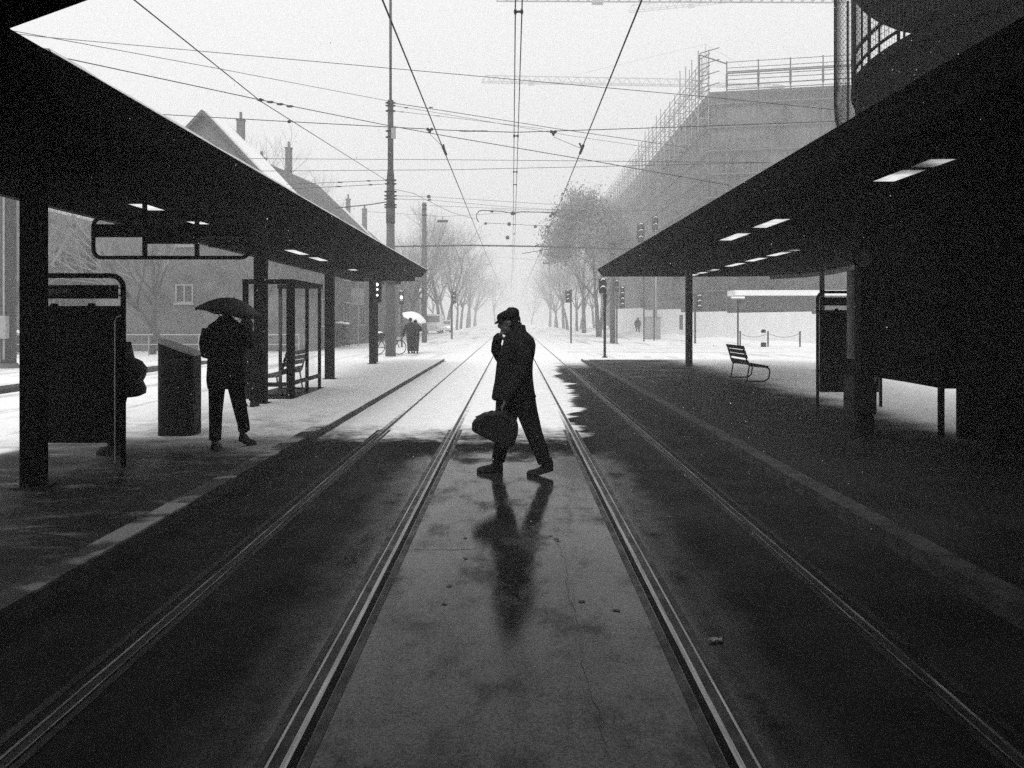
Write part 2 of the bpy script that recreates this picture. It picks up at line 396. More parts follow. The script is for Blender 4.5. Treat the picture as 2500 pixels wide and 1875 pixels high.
for i, (u, v) in enumerate(litter):
    Y = F*1.6/(v-CV); X = xu(u, Y); mb = MB(); k = 7
    mb.add([(X,Y,.0085)] + [(X+math.cos(6.28*j/k)*rnd.uniform(.010,.026), Y+math.sin(6.28*j/k)*rnd.uniform(.008,.03), .0064+rnd.uniform(0,.0015)) for j in range(k)], [(0,1+j,1+(j+1)%k) for j in range(k)])
    tag(mb.build('fallen_leaf', M['bark'], origin=(X,Y,.007)), 'small dark soaked leaf lying on the wet strip between the tracks', 'leaf', 'wet leaves on the track')
X, Y = .99, F*1.6/(1568-CV); mb = MB(); vs = []
for i in range(6):
    for j in range(4): vs.append((X-.03+i*.013+.008*j, Y-.02+j*.012+.008*math.sin(i*2), .010+.012*abs(math.sin(i*1.7+j*1.3))))
mb.add(vs, [(i*4+j, i*4+j+1, i*4+j+5, i*4+j+4) for i in range(5) for j in range(3)])
tag(mb.build('paper_scrap', M['white_frame'], origin=(X,Y,.012)), 'crumpled pale paper scrap on the dark asphalt right of the tracks', 'litter')
# drainage grating in front of the right shelter
g = MB()
nx, ny = 105, 37; g.add([(3.02+i*.015, 4.1+j*.019, PZ+.005+(.011 if (i % 4 in (1,2)) and (j % 4 in (1,2)) else 0)) for j in range(ny) for i in range(nx)], [(j*nx+i, j*nx+i+1, (j+1)*nx+i+1, (j+1)*nx+i) for j in range(ny-1) for i in range(nx-1)])
tag(g.build('tactile_plate', M['steel_dark'], origin=(3.8,4.4,PZ)), 'ribbed metal plate let into the dark right platform floor', 'floor plate')

# ================================================================== CANOPIES
RT, RB = 3.30, 3.05     # top and underside of the roof plates
def plate(mb, outline, holes, z0, z1, inset):
    """roof plate with rectangular skylight holes"""
    from mathutils.geometry import tessellate_polygon
    def layer(o, z):
        polys = [[Vector((p[0], p[1], 0)) for p in o]] + [[Vector((p[0], p[1], 0)) for p in h] for h in holes]
        base = len(mb.v); mb.v += [(p.x, p.y, z) for q in polys for p in q]
        for tri in tessellate_polygon(polys): mb.f.append(tuple(base+i for i in tri))
        return base
    def grow(h, e): (x0,y0),(x1,_),(_,y1),_ = h; return [(x0-e,y0-e),(x1+e,y0-e),(x1+e,y1+e),(x0-e,y1+e)]
    a = layer(inset, z0); low = holes; holes = [grow(h, .17) for h in holes]; b = layer(outline, z1); n = len(outline)
    for i in range(n): mb.f.append((a+i, a+(i+1)%n, b+(i+1)%n, b+i))
    for k in range(len(holes)):
        for i in range(4): p, q = n+4*k+i, n+4*k+(i+1)%4; mb.f.append((a+q, a+p, b+p, b+q))
def rect(x0, y0, x1, y1): return [(x0,y0),(x1,y0),(x1,y1),(x0,y1)]
GL = 'skylights in the canopies'
# left canopy and track roof; its unseen rear is stretched to block light
lo_out = [(-14,-33),(13,-33),(13,1.5),(3.28,1.5),(3.28,3.0),(1.0,2.9),(-1.0,3.0),(-1.92,3.55),(-2.6,4.05),(-2.94,4.66),(-2.94,27.5),(-5.62,27.5),(-5.62,2.5),(-14,2.5)]
lo_in  = [(-14,-33),(13,-33),(13,1.5),(3.28,1.5),(3.28,2.95),(1.0,2.95),(-1.0,3.12),(-1.92,3.61),(-2.51,3.97),(-3.12,4.95),(-3.12,27.3),(-5.62,27.3),(-5.62,2.5),(-14,2.5)]
skl = [rect(-4.86,10.0,-4.62,10.62), rect(-4.86,11.8,-4.62,12.5), rect(-4.8,16.6,-4.56,17.9), rect(-4.8,18.6,-4.56,19.8), rect(-4.8,20.6,-4.56,21.7), rect(-4.8,22.5,-4.56,23.6)]
L = thing('platform_canopy', 'long flat black canopy roof over the left platform with snow along its edge', 'canopy', (-4.4, 12, RB), 'station canopies')
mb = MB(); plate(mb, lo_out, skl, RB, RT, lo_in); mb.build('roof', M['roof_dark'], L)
def skylight(h, L, mat=None):
    (x0,y0),(x1,_),(_,y1),_ = h
    sk = MB().box(x0+.013,y0+.013,RB+.004,x1-.013,y1-.013,RB+.010).build('skylight', M['skylight'], L)
    lo = [(x0,y0),(x1,y0),(x1,y1),(x0,y1)]; e = .165; hi = [(x0-e,y0-e),(x1+e,y0-e),(x1+e,y1+e),(x0-e,y1+e)]
    w = MB(); w.add([(x+(.006 if x == x0 else -.006), y+(.006 if y == y0 else -.006), RB+.011) for x, y in lo] + [(x,y,RT+.012) for x, y in hi], [(i,4+i,4+(i+1)%4,(i+1)%4) for i in range(4)]); w.build('reveal', M['hoard'], sk)
for h in skl: skylight(h, L)
# snow lying along the roof edge
def edge_snow(pts, L, seed):
    rnd = random.Random(seed); top = []; bot = []
    for (x0,y0),(x1,y1) in zip(pts, pts[1:]):
        n = max(2, int(math.hypot(x1-x0,y1-y0)/.35))
        for i in range(n): t = i/n; top.append((x0+(x1-x0)*t, y0+(y1-y0)*t))
    m = MB(); k = len(top); s = -1 if top[0][0] < 0 else 1
    vs = []
    for x, y in top:
        h = rnd.uniform(.012,.028); vs += [(x-s*.01,y,RT+.001),(x,y,RT+h),(x+s*.5,y,RT+h+.03),(x+s*.5,y,RT+.001)]
    m.add(vs, [(4*i+a,4*i+(a+1)%4,4*i+4+(a+1)%4,4*i+4+a) for i in range(k-1) for a in range(4)]); m.build('roof_snow', M['snow'], L)
edge_snow([(-2.94,27.4),(-2.94,4.7)], L, 3)
for y in (7.1, 14.2, 20.4, 26.8): MB().box(-5.4,y-.09,RB-.16,-3.3,y+.09,RB-.002).build('beam', M['roof_dark'], L)
MB().box(-5.62,-10,RB-.10,-5.50,27.3,RB-.002).build('gutter', M['black_paint'], L)
# right canopy with rounded outer end
arc = [(9.0,26.6),(9.75,25.4),(9.95,23.6),(9.6,21.2),(8.6,18.6),(7.9,16.2),(7.4,14.0),(7.1,11),(7.1,-14)]
ro_out = [(3.3,-14)] + arc[::-1] + [(7.6,27.1),(2.86,27.1)][:]
ro_out = [(3.3,1.51),(7.1,1.51)] + arc[::-1][1:] + [(7.6,27.1),(2.86,27.1),(2.86,3.0),(3.3,3.0)]
ro_in = [(3.4,1.51),(7.0,1.51)] + [(x-.06,y-.05) for x, y in arc[::-1][1:]] + [(7.6,26.95),(3.03,26.95),(3.03,3.0),(3.4,3.0)]
skr = [rect(3.78,y0,4.03,y1) for y0, y1 in ((7.2,7.62),(7.72,8.4),(11.5,12.62),(13.4,14.66))] + \
      [rect(5.78,y0,6.03,y1) for y0, y1 in ((16.6,16.95),(17.1,18.25),(18.75,19.95),(20.5,21.85),(23.0,24.1),(24.4,25.2),(25.6,26.4))]
Rr = thing('platform_canopy', 'broad flat black canopy roof with rounded outer edge over the right platform', 'canopy', (5, 15, RB), 'station canopies')
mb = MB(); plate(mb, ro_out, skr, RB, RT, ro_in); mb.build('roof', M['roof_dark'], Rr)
for h in skr: skylight(h, Rr)
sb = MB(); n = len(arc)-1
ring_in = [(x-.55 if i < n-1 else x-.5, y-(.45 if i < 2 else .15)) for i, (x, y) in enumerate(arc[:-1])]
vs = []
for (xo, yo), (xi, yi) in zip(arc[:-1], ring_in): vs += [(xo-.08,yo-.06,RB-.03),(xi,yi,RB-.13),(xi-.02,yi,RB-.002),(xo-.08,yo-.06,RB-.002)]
sb.add(vs, [(4*i+a,4*i+(a+1)%4,4*i+4+(a+1)%4,4*i+4+a) for i in range(n-1) for a in range(4)]); sb.build('soffit_rim', M['soffit'], Rr)  # rim painted paler, standing in for light thrown up by the snow
# columns
CG = 'canopy columns'
def column(u, Y, w, lab, side):
    X = xu(u, Y); t = thing('canopy_column', lab, 'column', (X, Y, PZ), CG)
    MB().box(X-w/2,Y-w/2,PZ-.02,X+w/2,Y+w/2,RB-.162 if side < 0 else RB-.003).build('shaft', M['black_paint'], t, bevel=.008)
    MB().box(X-w/2-.05,Y-w/2-.05,PZ-.02,X+w/2+.05,Y+w/2+.05,PZ+.012).build('base_plate', M['steel_dark'], t)
column(83, 7.1, .166, 'thick black canopy column nearest the camera, left of the dark display board', -1)
column(637, 14.2, .200, 'black canopy column touching the glass shelter, right of the man under the black umbrella', -1)
column(805, 20.0, .212, 'black canopy column just beyond the glass wind shelter', -1)
column(910, 26.8, .214, 'farthest black column of the left canopy, beside the lit signal box', -1)
column(1682, 25.5, .192, 'slim black column of the right canopy left of the curved bench', 1)
column(2110, 10.3, .180, 'thick black right-hand column carrying the round clock and the bin', 1)
X = xu(2007, 23.2)
t = thing('support_post', 'thin black post rising behind the right display board to the canopy', 'post', (X, 23.2, PZ))
MB().tube([(X,23.2,PZ),(X,23.2,RB)], .07, 12).build('shaft', M['black_paint'], t); MB().box(X-.12,23.08,PZ,X+.12,23.32,PZ+.015).build('base_plate', M['steel_dark'], t)

# ================================================================== PLATFORM FURNITURE
def rrect(x0, z0, x1, z1, r, y, n=5):
    out = []
    for cx, cz, a0 in ((x1-r,z1-r,0),(x0+r,z1-r,90),(x0+r,z0+r,180),(x1-r,z0+r,270)):
        for i in range(n+1): a = R(a0+90*i/n); out.append((cx+r*math.cos(a), y, cz+r*math.sin(a)))
    return out
def board(lab, x0, x1, y, ztop, zp0, zp1, zs0, zs1, letters=None):
    t = thing('display_board', lab, 'information board', ((x0+x1)/2, y, PZ), 'timetable boards')
    r = .12; path = [(x0,y,PZ-.02),(x0,y,ztop-r)] + [(x0+r-r*math.cos(R(a)), y, ztop-r+r*math.sin(R(a))) for a in (22,45,68,90)] + \
        [(x1-r+r*math.sin(R(a)), y, ztop-r+r*math.cos(R(a))) for a in (0,22,45,68,90)] + [(x1,y,PZ-.02)]
    MB().tube(path, .026, 10, ref=(0,1,0)).build('tube_frame', M['black_paint'], t, smooth=True)
    MB().box(x0+.045,y-.05,zp0,x1-.032,y+.05,zp1).build('panel', M['black_paint'], t, bevel=.01)
    st = MB().box(x0+.05,y-.02,zs0,x1-.06,y+.02,zs1).build('sign_strip', M['black_paint'], t)
    for z in (zs0+.03, zs1-.03):
        MB().box(x0+.02,y-.006,z-.006,x0+.055,y+.006,z+.006).build('bracket', M['steel_dark'], t); MB().box(x1-.065,y-.006,z-.006,x1-.02,y+.006,z+.006).build('bracket', M['steel_dark'], t)
    for fx in (.30, .68): c = x0+(x1-x0)*fx; MB().tube([(c,y-.03,zp1+.002),(c,y+.03,zp1+.002)], .026, 10).build('hinge', M['black_paint'], t)
    MB().tube([(x1-.055,y-.06,zp0-.2),(x1-.055,y-.06,zp1-.15),(x1-.03,y-.06,zp1-.11),(x1+.005,y-.06,zp1-.10)], .006, 8).build('handle_rail', M['galv'], t)
    if letters:
        cu = bpy.data.curves.new('lettering', 'FONT'); cu.body = letters; cu.size = .085; cu.extrude = .001
        ob = bpy.data.objects.new('lettering', cu); col.objects.link(ob)
        dg = bpy.context.evaluated_depsgraph_get(); me = bpy.data.meshes.new_from_object(ob.evaluated_get(dg)); bpy.data.objects.remove(ob)
        lo = bpy.data.objects.new('lettering', me); me.materials.append(M['lettering']); col.objects.link(lo); lo.parent = st
        lo.location = Vector((x0+.215, y-.023, zs0+.055))-ORIGIN[t.name]; lo.rotation_euler = (R(90),0,0)
    return t
Yb = 8.05
board('near black display board on a tube frame, standing right of the thickest left column', xu(60,Yb), xu(301,Yb), Yb, zv(673,Yb), zv(1080,Yb), zv(747,Yb), zv(729,Yb), zv(696,Yb), 'ageplatz')
Yb = 13.6
board('black display board on a tube frame beside the right canopy column', xu(1996,Yb), xu(2150,Yb), Yb, zv(713,Yb), zv(957,Yb), zv(757,Yb), zv(746,Yb), zv(726,Yb))
# hanging destination sign
Yh = 9.6
t = thing('hanging_sign', 'black rounded sign frame hanging from the left canopy on two rods', 'hanging sign', (xu(418,Yh), Yh, RB))
MB().tube(rrect(xu(228,Yh),zv(629,Yh),xu(609,Yh),zv(532,Yh),.10,Yh), .024, 10, ref=(0,1,0), closed=True).build('tube_frame', M['black_paint'], t, smooth=True)
MB().box(xu(228,Yh),Yh-.03,zv(579,Yh),xu(352,Yh),Yh+.03,zv(548,Yh)).build('sign_panel', M['black_paint'], t)
MB().box(xu(352,Yh)+.003,Yh-.035,zv(595,Yh),xu(481,Yh)-.003,Yh+.035,zv(547,Yh)).build('sign_panel', M['black_paint'], t)
MB().box(xu(481,Yh),Yh-.03,zv(579,Yh),xu(609,Yh),Yh+.03,zv(548,Yh)).build('sign_panel', M['black_paint'], t)
for u in (353.5, 481): MB().box(xu(u,Yh)-.022,Yh-.022,zv(632,Yh),xu(u,Yh)+.022,Yh+.022,RB-.003).build('hanger', M['black_paint'], t)
# slanted litter bin
Y0 = 10.15; x0, x1 = xu(378,Y0), xu(468,Y0); zl, zr = zv(835,Y0), zv(870,Y0)
t = thing('litter_bin', 'tall dark grey litter bin with slanted snowy top on the left platform', 'litter bin', ((x0+x1)/2, Y0, PZ))
n = 28; cx, cy, rx, ry = (x0+x1)/2, Y0+.2, (x1-x0)/2, .2; vs = []
def sup(a, e=.45): c, s = math.cos(a), math.sin(a); return (abs(c)**e*(1 if c > 0 else -1), abs(s)**e*(1 if s > 0 else -1))
ring = [sup(2*math.pi*i/n) for i in range(n)]
body = MB(); vs = [(cx+rx*a, cy+ry*b, PZ) for a, b in ring] + [(cx+rx*a, cy+ry*b, (zl+zr)/2+(zr-zl)/2*a) for a, b in ring]
body.add(vs, [(i,(i+1)%n,n+(i+1)%n,n+i) for i in range(n)] + [tuple(range(n))[::-1], tuple(range(n,2*n))])
body.build('body', surf('bin_steel', .010, .6, .1, var=.6, nscale=4, spec=.12), t)
lid = MB(); k = 1.03; vs = [(cx+rx*k*a, cy+ry*k*b, (zl+zr)/2+(zr-zl)/2*a+.003) for a, b in ring] + [(cx+rx*k*a, cy+ry*k*b, (zl+zr)/2+(zr-zl)/2*a+.03) for a, b in ring]
lid.add(vs, [(i,(i+1)%n,n+(i+1)%n,n+i) for i in range(n)] + [tuple(range(n))[::-1], tuple(range(n,2*n))]); lid.build('lid', M['cabinet'], t)
MB().box(cx-.12,cy-ry-.003,1.02,cx+.12,cy-ry+.05,1.10).build('slot', M['bitumen'], t); MB().box(cx-.03,cy-ry-.006,.58,cx+.03,cy-ry+.04,.64).build('lock', M['steel_dark'], t)
# glass wind shelter
t = thing('wind_shelter', 'small glass wind shelter with black steel posts on the left platform', 'shelter', (-4.5, 16, PZ))
zt = 2.27; P = {'a': (-5.05,15.05), 'b': (-4.2,15.06), 'c': (-4.2,16.25), 'd': (-4.2,17.3), 'e': (-5.05,17.3)}
for k, w in (('a',.09),('b',.145),('c',.055),('d',.055),('e',.055)):
    x, y = P[k]; MB().box(x-w/2,y-.04,PZ-.01,x+w/2,y+.04,zt-.002).build('post', M['black_paint'], t)
mb = MB()
mb.box(-5.1,15.0,zt,-4.14,15.11,zt+.09); mb.box(-4.26,15.112,zt,-4.14,17.36,zt+.09); mb.box(-5.1,17.25,zt,-4.262,17.36,zt+.09); mb.build('top_rail', M['black_paint'], t)
mb = MB(); mb.box(-5.0,15.02,PZ+.22,-4.28,15.09,PZ+.30); mb.box(-4.235,15.11,PZ+.24,-4.165,16.21,PZ+.31); mb.box(-4.235,16.29,PZ+.24,-4.165,17.26,PZ+.31); mb.build('bottom_rail', M['steel_dark'], t)
for (xa,ya),(xb,yb) in ((P['a'],P['b']),(P['b'],P['c']),(P['c'],P['d']),(P['e'],P['d'])):
    m = MB(); m.box(min(xa,xb)-(.004 if xa==xb else -.06),min(ya,yb)+(.06 if xa==xb else -.004),PZ+.32,max(xa,xb)+(.004 if xa==xb else -.09),max(ya,yb)-(.06 if xa==xb else -.004),zt-.01); m.build('glass_pane', M['glass'], t)
MB().box(-5.12,14.9,PZ+.001,-4.12,17.4,PZ+.012).build('floor_plate', M['bitumen'], t)
# benches
def bench(lab, X, ya, yb, s, snow=False):
    """backrest on the track side, seat looking outwards (s = +1 right, -1 left)"""
    t = thing('curved_bench', lab, 'bench', (X, (ya+yb)/2, PZ), 'slatted platform benches')
    z0 = PZ; seat = MB()
    for i in range(4): a = X+s*(.02+i*.115); b = a+s*.09; lo, hi = sorted((a,b)); seat.box(lo,ya,z0+.395-.012*i,hi,yb,z0+.425-.012*i)
    seat.build('seat', M['black_paint'], t, bevel=.006)
    back = MB()
    for i in range(4):
        zz = z0+.43+i*.105+(.03 if i > 0 else 0); dx = -s*(.03+.105*i*.33); dz = .088
        back.add([(X+dx,ya,zz),(X+dx+s*.03,ya,zz),(X+dx-s*.03+s*.03,ya,zz+dz),(X+dx-s*.03,ya,zz+dz),(X+dx,yb,zz),(X+dx+s*.03,yb,zz),(X+dx,yb,zz+dz),(X+dx-s*.03,yb,zz+dz)],
                 [(0,1,2,3),(4,7,6,5),(0,4,5,1),(1,5,6,2),(2,6,7,3),(3,7,4,0)])
    back.build('backrest', M['black_paint'], t)
    for y in (ya+.06, yb-.06):
        pts = [(X-s*.145,y,z0+.86),(X-s*.03,y,z0+.44),(X+s*.0,y,z0+.39),(X+s*.40,y,z0+.355),(X+s*.475,y,z0+.325),(X+s*.50,y,z0+.25),(X+s*.47,y,z0+.09),(X+s*.40,y,z0+.03),(X+s*.30,y,z0+.018),(X-s*.1,y,z0+.018)]
        MB().tube(pts, .019, 8, ref=(0,1,0)).build('leg', M['black_paint'], t, smooth=True)
        MB().tube([(X+s*.01,y,z0+.38),(X-s*.05,y,z0+.018)], .016, 8).build('leg', M['black_paint'], t)
bench('black slatted bench with curved legs on the right platform, facing away from the tracks', 5.62, 18.9, 20.4, 1)
bench('black slatted bench with curved legs inside the glass wind shelter', -4.52, 15.4, 17.0, -1)
# bin and clock on the right column
Yc = 10.3; Xc = xu(2110,Yc)
t = thing('mounted_bin', 'dark box bin hung on the thick right-hand column near the ground', 'litter bin', (Xc, Yc-.25, .5))
Yf = Yc-.46
MB().box(xu(2084,Yf),Yf,zv(1012,Yf),xu(2142,Yf),Yc-.135,zv(916,Yf)).build('body', M['steel_dark'], t, bevel=.02)
MB().box(xu(2082,Yf),Yf-.02,zv(914,Yf),xu(2146,Yf),Yc-.135,zv(909,Yf)).build('lid', M['black_paint'], t)
MB().box(xu(2134,Yf),Yf-.012,zv(930,Yf),xu(2138,Yf),Yf-.001,zv(921,Yf)).build('latch', M['galv'], t)
t = thing('round_clock', 'round black-rimmed clock on the upper part of the thick right-hand column', 'clock', (xu(2092,Yc), Yc-.2, zv(634,Yc)))
c = Vector((xu(2092,Yc), Yc-.2, zv(634,Yc)))
MB().tube([c+Vector((.13*math.cos(a),0,.13*math.sin(a))) for a in [2*math.pi*i/28 for i in range(28)]], .016, 8, ref=(0,1,0), closed=True).build('rim', M['black_paint'], t, smooth=True)
MB().tube([c+Vector((0,.02,0)), c+Vector((0,.05,0))], .125, 28).build('face', M['soffit'], t)
MB().box(c.x-.02,c.y+.051,c.z-.04,c.x+.02,c.y+.069,c.z+.04).build('bracket', M['black_paint'], t)
# kiosk on the right
t = thing('platform_kiosk', 'large unlit black kiosk filling the right side under the canopy', 'kiosk', (7.2, 7, PZ))
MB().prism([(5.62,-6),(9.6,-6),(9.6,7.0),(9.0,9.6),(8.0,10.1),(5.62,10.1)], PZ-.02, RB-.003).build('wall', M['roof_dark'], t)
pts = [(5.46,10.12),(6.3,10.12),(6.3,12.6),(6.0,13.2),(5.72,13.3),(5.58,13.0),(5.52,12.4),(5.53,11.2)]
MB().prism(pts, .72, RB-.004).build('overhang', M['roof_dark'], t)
MB().box(5.46,10.18,PZ,5.52,10.24,.72).build('leg', M['black_paint'], t)
MB().tube([(5.62,13.15,.95),(5.62,13.15,2.42)], .10, 14).build('poster_column', surf('torn_posters', .12, .6, var=.9, nscale=9), t)
# ---- two-storey drum building above the right canopy
TS = .5; TE = Vector((0,0,EYE)); DC = (18.4, 21.3)
def half(mb): mb.v = [tuple(TE+(Vector(p)-TE)*TS) for p in mb.v]; return mb
def arc_pts(r, a0, a1, n): return [(DC[0]+r*math.cos(R(a0+(a1-a0)*i/n)), DC[1]+r*math.sin(R(a0+(a1-a0)*i/n))) for i in range(n+1)]
def disc(r, xc=15.0):
    q = math.degrees(math.acos((xc-DC[0])/r)); return arc_pts(r, q, 360-q, 48)
t = thing('roof_terrace', 'dark round upper storey with a netted balcony standing on the right canopy', 'building', (6.5, 9.5, RT))
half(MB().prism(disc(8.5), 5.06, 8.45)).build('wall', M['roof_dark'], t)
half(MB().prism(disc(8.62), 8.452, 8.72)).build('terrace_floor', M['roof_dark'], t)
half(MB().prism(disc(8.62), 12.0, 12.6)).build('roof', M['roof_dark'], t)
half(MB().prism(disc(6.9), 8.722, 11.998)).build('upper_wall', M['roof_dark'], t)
for z, rr in ((9.48,.10),(8.99,.085)): half(MB().tube([(x,y,z) for x, y in arc_pts(8.57, 118, 238, 60)], rr*TS, 8)).build('handrail', M['black_paint'], t)
for ph in range(120, 238, 11): (x, y), = arc_pts(8.57, ph, ph, 1)[:1]; half(MB().tube([(x,y,8.7),(x,y,11.99)], .085*TS, 8)).build('post', M['black_paint'], t)
def hang(x, y, z):
    f = 1-max(0, (8.2-z)/1.4)**2*.045; return Vector((DC[0]+(x-DC[0])*f, DC[1]+(y-DC[1])*f, z))
def net(r, a0, a1, z0, z1, pitch, thick):
    m = MB(); n = int(R(a1-a0)*r/pitch); P = arc_pts(r, a0, a1, n); nz = int((z1-z0)/pitch)
    for x, y in P: m.tube([hang(x,y,z0+(z1-z0)*k/6) for k in range(7)], thick*TS, 3, caps=False)
    for k in range(nz+1): m.tube([hang(x,y,z0+(z1-z0)*k/nz) for x, y in P], thick*TS, 3, caps=False)
    return half(m)
net(8.60, 119, 205, 9.02, 11.98, .17, .014).build('balustrade_net', M['wire'], t)
net(9.05, 140, 176, 7.0, 12.3, .18, .012).build('outer_net', M['wire'], t)
for ph, w in ((157, .10), (141, .07)):
    (x, y), = arc_pts(9.06, ph, ph, 1)[:1]; half(MB().tube([hang(x,y,z) for z in (6.75,6.9,7.1,7.4,7.8,8.3,10,12.4)], w*TS, 8)).build('net_edge', M['black_paint'], t)
half(MB().tube([hang(x,y,6.95) for x, y in arc_pts(9.05, 140, 176, 20)], .06*TS, 6)).build('net_edge', M['black_paint'], t)
# ================================================================== MASTS AND OVERHEAD LINES
def ring_band(mb, x, y, z, r, h=.07):
    mb.tube([(x,y,z-h/2),(x,y,z+h/2)], r, 14)
def mast_main():
    Y = 34.6; X = xu(953.5, Y); k = Y/F
    t = thing('tram_mast', 'tall stepped steel mast with clamps beside the end of the left canopy', 'mast', (X, Y, 0))
    MB().tube([(X,Y,-.1),(X,Y,zv(545,Y))], [13*k,9.8*k], 18).build('concrete_shaft', M['concrete'], t, smooth=True)
    mb = MB(); mb.tube([(X,Y,zv(545,Y)+.002),(X,Y,zv(500,Y))], 11*k, 18); mb.tube([(X,Y,zv(499,Y)),(X,Y,zv(432,Y))], [10.3*k,9.2*k], 18); mb.tube([(X,Y,zv(431,Y)),(X,Y,zv(415,Y))], [9.0*k,7.6*k], 18)
    mb.tube([(X,Y,zv(414,Y)),(X,Y,zv(245,Y))], 7.0*k, 18); mb.build('steel_shaft', M['mast_dark'], t, smooth=True)
    MB().tube([(X,Y,zv(244,Y)),(X,Y,zv(-60,Y))], 3.3*k, 12).build('top_tube', M['mast_dark'], t, smooth=True)
    for v, r in ((251,9),(258,9),(271,9),(320,9),(335,9),(440,11),(449,11),(468,12),(478,12),(486,12),(500,12),(506,12)):
        m = MB(); ring_band(m, X, Y, zv(v,Y), r*k, .06); m.box(X-r*k-.05,Y-.05,zv(v,Y)-.025,X+r*k+.05,Y+.05,zv(v,Y)+.025); m.build('clamp', M['black_paint'], t)
    MB().box(X+.06,Y-.22,zv(341,Y),X+.25,Y-.135,zv(315,Y)).build('junction_box', M['cabinet'], t)
    # lamp bracket low on the mast
    z = zv(691,Y); MB().box(X-.36,Y-.30,z-.03,X+.36,Y-.24,z+.03).build('bracket', M['black_paint'], t)
    for s in (-1,1): MB().box(X+s*.37-.11,Y-.40,z-.07,X+s*.37+.11,Y-.15,z+.09).build('floodlight', M['black_paint'], t)
    return X, Y
XM, YM = mast_main()
def mast(lab, u, Y, vtop, w0, w1, mat='concrete', box=False):
    X = xu(u, Y); t = thing('tram_mast', lab, 'mast', (X, Y, 0)); k = Y/F/2
    MB().tube([(X,Y,-.1),(X,Y,zv(vtop,Y))], [w0*k, w1*k], 16).build('shaft', M[mat], t, smooth=True)
    m = MB()
    for dv in (6, 16, 30): ring_band(m, X, Y, zv(vtop+dv,Y), w1*k*1.2, .08)
    m.build('clamp', M['black_paint'], t); return t, X, Y
mast('slimmer concrete mast behind the tip of the left canopy', 1036, 55, 495, 13, 10.5)
t, X, Y = mast('thick grey mast with a cable pipe and a meter box at the left picture edge', 20, 26.3, 330, 36, 34, 'mast_dark')
MB().tube([(X+.03,Y-.27,.3),(X+.03,Y-.27,6.5)], .032, 10).build('cable_pipe', M['galv'], t)
MB().box(xu(7,Y),Y-.50,zv(826,Y),xu(37,Y),Y-.305,zv(771,Y)).build('meter_box', M['cabinet'], t, bevel=.01)
MB().tube([(X,Y,.0),(X,Y,.16)], [.36,.28], 16).build('foot', M['concrete'], t)
mast('dark-topped mast behind the signal heads at the tip of the right canopy', 1496, 53.6, 590, 14, 12)
mast('pale tall mast beyond the grey cabinet on the right pavement', 1599, 66, 560, 11, 10, 'galv')

def wire(lab, pts, r=.011, sag=0.0, name='overhead_wire', cat='wire', fittings=()):
    P = [Vector(p) for p in pts]; out = []
    for a, b in zip(P, P[1:]):
        n = 10 if sag else 1
        for i in range(n): t = i/n; p = a.lerp(b, t); p.z -= sag*4*t*(1-t); out.append(p)
    out.append(P[-1]); c = sum(P, Vector())/len(P); c = Vector((P[0].x, P[0].y, P[0].z))
    t = thing(name, lab, cat, c, 'overhead lines')
    MB().tube(out, r, 6).build('cable', M['wire'], t)
    for p, sx, sy, sz in fittings: m = MB(); m.ball(p, sx, sy, sz, 5); m.build('insulator', M['wire'], t)
    return t
XC = 1.33
wire('left tram contact wire running away over the left track', [(-XC,1.0,4.86),(-XC,40,4.86),(-1.30,62,4.95),(-1.33,130,4.95)], .0105)
wire('right tram contact wire running away over the right track', [(XC,1.0,4.90),(XC,38,4.88),(1.30,60,4.95),(1.33,130,4.95)], .0105)
# centre feeder pair with spacers
t = thing('feeder_cable', 'pair of parallel black feeder cables hanging above the gap between the tracks', 'cable', (.08, 20, 6.5), 'overhead lines')
for s in (-1,1): MB().tube([(.10+s*.052,1,6.5),(.07+s*.052,45,6.45),(.0+s*.05,70,6.3),(-.3+s*.05,120,6.2)], .0105, 6).build('cable', M['wire'], t)
for v in (27, 331, 419, 450, 520, 548, 571):
    Y = F*4.9/(780-v); x = .10-.0007*Y; m = MB(); s = .075 if v in (27,331,419,520) else .05
    for q in (-1,1): m.ball((x+q*.052,Y,6.49), .026, .05, s*.7, 5)
    m.box(x-.05,Y-.015,6.475,x+.05,Y+.015,6.505); m.build('spacer', M['wire'], t)
def span(lab, uvs, Ys, r=.010, sag=0, fit=()):
    return wire(lab, [at(u,v,Y) for (u,v), Y in zip(uvs, Ys)], r, sag, fittings=fit)
span('wire slanting from the upper left down to the stepped mast, crossing the other spans', [(150,-136),(328,0),(636,247),(944,441)], (9,10,17,34.3), .010, fit=[(at(636,244,17),.05,.04,.04),(at(706,297,19.5),.05,.04,.04)])
span('highest thin span wire crossing the whole sky to the dark netted terrace', [(0,78),(104,90),(1100,180),(1710,235),(2060,270)], (22,22,22,22,22), .009)
span('thin span wire from the left canopy corner to the top collar of the stepped mast', [(30,75),(520,165),(945,246)], (20,26,34.4), .010)
span('insulated span wire from the left canopy, past the mast, falling to the right canopy', [(100,131),(159,142),(636,244),(945,306),(1100,334),(1448,393),(1778,452)], (17,17,21,25,25,25,25), .0115, fit=[(at(636+i*24,244+i*5.2,21+i*.1),.10,.03,.035) for i in range(4)])
span('slack span wire with a long insulator carrying the two wire hangers', [(388,279),(706,297),(1100,318),(1258,323),(1660,310),(2049,296)], (21,21,21,21,21,21), .0105, fit=[(at(1157+i*20,320,21),.18,.018,.018) for i in (-1,0,1)])
span('straight upper span of the two wires meeting above the right canopy', [(565,387),(1100,390),(1877,397)], (30,30,30), .010)
span('straight lower span of the two wires meeting above the right canopy', [(560,418),(1100,414.5),(1877,397)], (30,30,30), .010)
